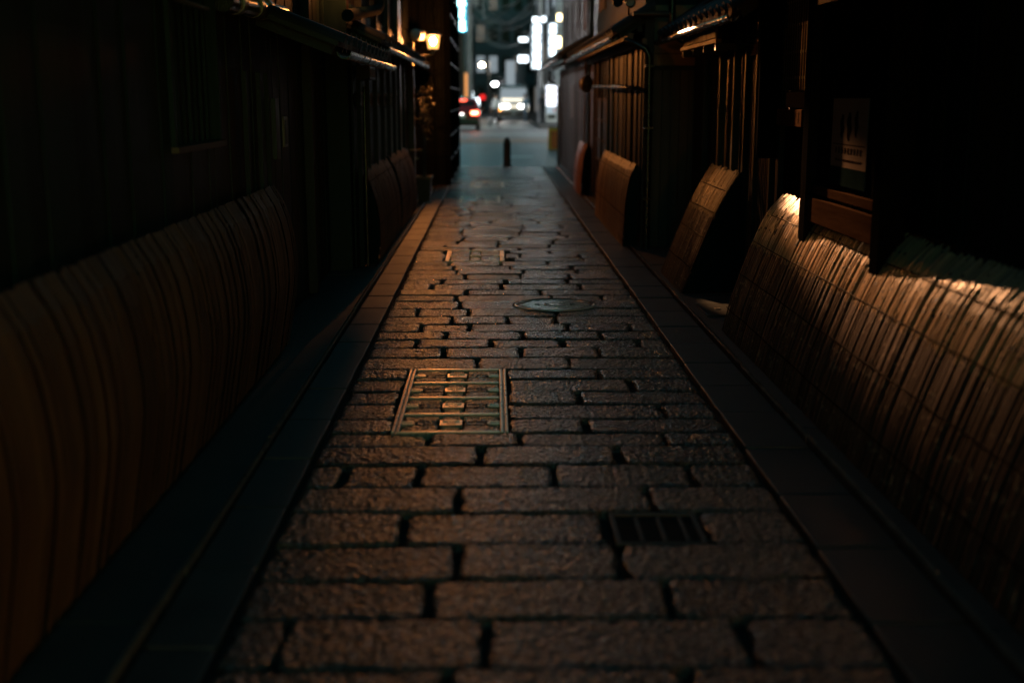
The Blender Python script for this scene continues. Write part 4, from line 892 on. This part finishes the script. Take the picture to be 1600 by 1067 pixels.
# street lamps
def street_lamp(x,y,z,mt,label,h=None):
    t = thing('street_lamp',(x,y,0),label,'street lamp','lit street lamps far down the road')
    m = MB(); m.tube([(x+.6,y+.1,0),(x+.6,y+.1,z+.4),(x+.4,y+.1,z+.55),(x,y+.05,z+.42)],[.07,.05,.04,.03],8); m.build('column',M['pole'],t)
    m = MB(); m.lathe([(.05,.30),(.26,.2),(.28,.14)][::-1],(x,y,z),14); m.build('hood',M['black'],t)
    m = MB(); m.lathe([(.06,-.16),(.17,-.1),(.2,0),(.17,.1),(.06,.13)],(x,y,z),14); m.build('globe',M[mt],t)
lightbox(-2.0,-1.62,1.25,1.75,88,'neon_blue','low blue light box behind the red car',s=-1)
lightbox(-1.72,-1.45,1.05,1.95,87,'neon_white','low white light box beside the red car roof',s=-1)
lightbox(-1.30,-1.0,.9,1.5,86,'neon_white','small white light box just above the tail light of the red car',s=-1)
lightbox(-1.0,-.62,1.4,1.75,90,'tail_dim','small red light box between the car and the walking person',s=-1)
street_lamp(-.92,97,4.1,'street_warm','warm round street lamp between the pale pole and the van'); street_lamp(.12,100,2.65,'street_white','white round street lamp beside the van roof')
street_lamp(-9.4,57,5.6,'street_fill','unseen tall white street lamp added in front of the low brown building'); street_lamp(9.0,57,5.6,'street_fill','unseen tall white street lamp added in front of the low grey building')  # both added out of view to brighten the crossing
# vending machine
x0,x1,y,z0 = 3.05,3.72,70.5,.12
t = thing('vending_machine',((x0+x1)/2,y,z0),'tall lit vending machine with orange and yellow drinks under the broad white sign','vending machine')
m = MB(); m.cbox((x0,y,z0),(x1,y+.7,z0+2.15),.03); m.build('cabinet',M['facade_white'],t)
m = MB(); m.cbox((x0+.05,y-.02,z0+.95),(x1-.05,y-.002,z0+2.08),.005); wi = m.build('display_window',M['screen'],t)
for r_ in range(3):
    for k in range(5):
        m = MB(); cxx = x0+.12+k*.105; m.lathe([(.03,0),(.033,.02),(.033,.16),(.02,.2)],(cxx,y-.06,z0+1.02+r_*.34),8); o = m.build('drink_bottle',M[['orange_sheet','yellow_sheet','teal','orange_sheet','facade_white'][(k+r_)%5]],t)
m = MB(); m.cbox((x0+.1,y-.03,z0+.2),(x1-.1,y-.002,z0+.45),.01); m.build('delivery_flap',M['black'],t)
m = MB(); m.cbox((x0+.05,y-.02,z0+.52),(x1-.05,y-.002,z0+.90),.01); m.build('front_panel',M['neon_soft'],t)
m = MB(); m.cbox((x1-.2,y-.035,z0+.6),(x1-.1,y-.021,z0+.8),.01); m.build('coin_panel',M['orange_sheet'],t)
# folding board at the road's edge
t = thing('folding_signboard',(1.82,36.0,-.012),'orange and yellow folding signboard standing at the road edge','signboard')
for sgn in (-1,1):
    m = MB(); m.loft([[(1.64,36+sgn*.2,0),(2.04,36+sgn*.2,0),(2.04,36+sgn*.02,.62),(1.64,36+sgn*.02,.62)],[(1.64,36+sgn*.215,0),(2.04,36+sgn*.215,0),(2.04,36+sgn*.035,.62),(1.64,36+sgn*.035,.62)]],0,False); m.build('panel',M['yellow_sheet'],t)
m = MB(); m.loft([[(1.72,35.775,.04),(1.96,35.775,.04),(1.96,35.925,.55),(1.72,35.925,.55)],[(1.72,35.768,.04),(1.96,35.768,.04),(1.96,35.918,.55),(1.72,35.918,.55)]],0,False); m.build('front_sheet',M['orange_sheet'],t)
m = MB(); m.tube([(1.63,36,.63),(2.05,36,.63)],.012,6); m.build('hinge',M['steel'],t)

# far buildings: storeys with windows built one by one
def building(label, x0, x1, y0, y1, h_, mt, rows_, cols_, face, litfrac=.12, seed=1, name='street_building', wmat='glass'):
    t = thing(name, ((x0+x1)/2,(y0+y1)/2,0), label, 'building', 'buildings of the far street')
    m = MB(); m.box((x0,y0,0),(x1,y1,h_)); m.build('wall',M[mt],t)
    m = MB(); m.box((x0-.15,y0-.15,h_),(x1+.15,y1+.15,h_+.4)); m.build('parapet',M['facade_dark'],t)
    rq = random.Random(seed); fh = h_/rows_
    for r_ in range(rows_):
        z0_ = r_*fh
        if r_:
            if face == 'S': m = MB(); m.box((x0-.02,y0-.12,z0_-.12),(x1+.02,y0-.003,z0_+.05)); m.build('string_course',M['facade_grey'],t)
            else:
                xx = x0 if face == 'W' else x1; s = -1 if face == 'W' else 1; m = MB(); m.box((min(xx+s*.003,xx+s*.12),y0,z0_-.12),(max(xx+s*.003,xx+s*.12),y1,z0_+.05)); m.build('string_course',M['facade_grey'],t)
        for c_ in range(cols_):
            a_ = (c_+.2)/cols_; b__ = (c_+.8)/cols_; za, zb = z0_+fh*.3, z0_+fh*.82
            if r_ == 0: za = z0_+.15
            mm = wmat if rq.random() > litfrac else rq.choice(('lit_pale','lit_warm'))
            m = MB(); f_ = MB()
            if face == 'S':
                xa, xb = x0+(x1-x0)*a_, x0+(x1-x0)*b__; m.box((xa,y0-.03,za),(xb,y0-.003,zb)); f_.box((xa-.06,y0-.06,za-.1),(xb+.06,y0-.031,za)); f_.box(((xa+xb)/2-.03,y0-.06,za),((xa+xb)/2+.03,y0-.031,zb))
            else:
                xx = x0 if face == 'W' else x1; s = -1 if face == 'W' else 1; ya, yb = y0+(y1-y0)*a_, y0+(y1-y0)*b__
                m.box((min(xx+s*.003,xx+s*.03),ya,za),(max(xx+s*.003,xx+s*.03),yb,zb)); f_.box((min(xx+s*.031,xx+s*.06),ya,za-.1),(max(xx+s*.031,xx+s*.06),yb,za))
            wd_ = m.build('window',M[mm],t); f_.build('frame',M['facade_dark'],wd_)
    return t
building('dark grey office block closing the far end of the street',-9,9,135,150,20,'facade_grey',6,13,'S',.35,3)
building('brown street block behind the orange board',-16,-2.0,86,128,14,'facade_brown',5,7,'E',.2,4)
building('grey building behind the blue sign with shops below',-16,-2.5,80.2,85.8,13,'facade_dark',4,4,'S',.5,9)
building('grey street block behind the white signs',3.7,16,72,100,15,'facade_grey',5,6,'W',.7,5)
building('dark street block beyond the van',4.4,16,101,134,13,'facade_dark',4,6,'W',.3,6)
building('low brown building facing the warm light band painted on the road',-34,-13,47,76,9,'facade_brown',3,6,'E',.2,7)
building('low grey building facing the warm light band painted on the road',13,34,47,66,9,'facade_grey',3,6,'W',.2,8)
t = thing('lit_shop_column',(1.7,112,0),'pale lit shop column standing behind the van','shop sign')
m = MB(); m.cbox((1.15,112,0),(2.0,112.8,4.9),.05); m.build('column',M['lit_pale'],t)
m = MB(); m.cbox((2.15,112.2,0),(2.9,112.9,6.6),.05); m.build('side_column',M['facade_grey'],t)
m = MB(); m.cbox((1.1,111.95,4.9),(2.05,112.85,5.1),.03); m.build('cap',M['facade_dark'],t)
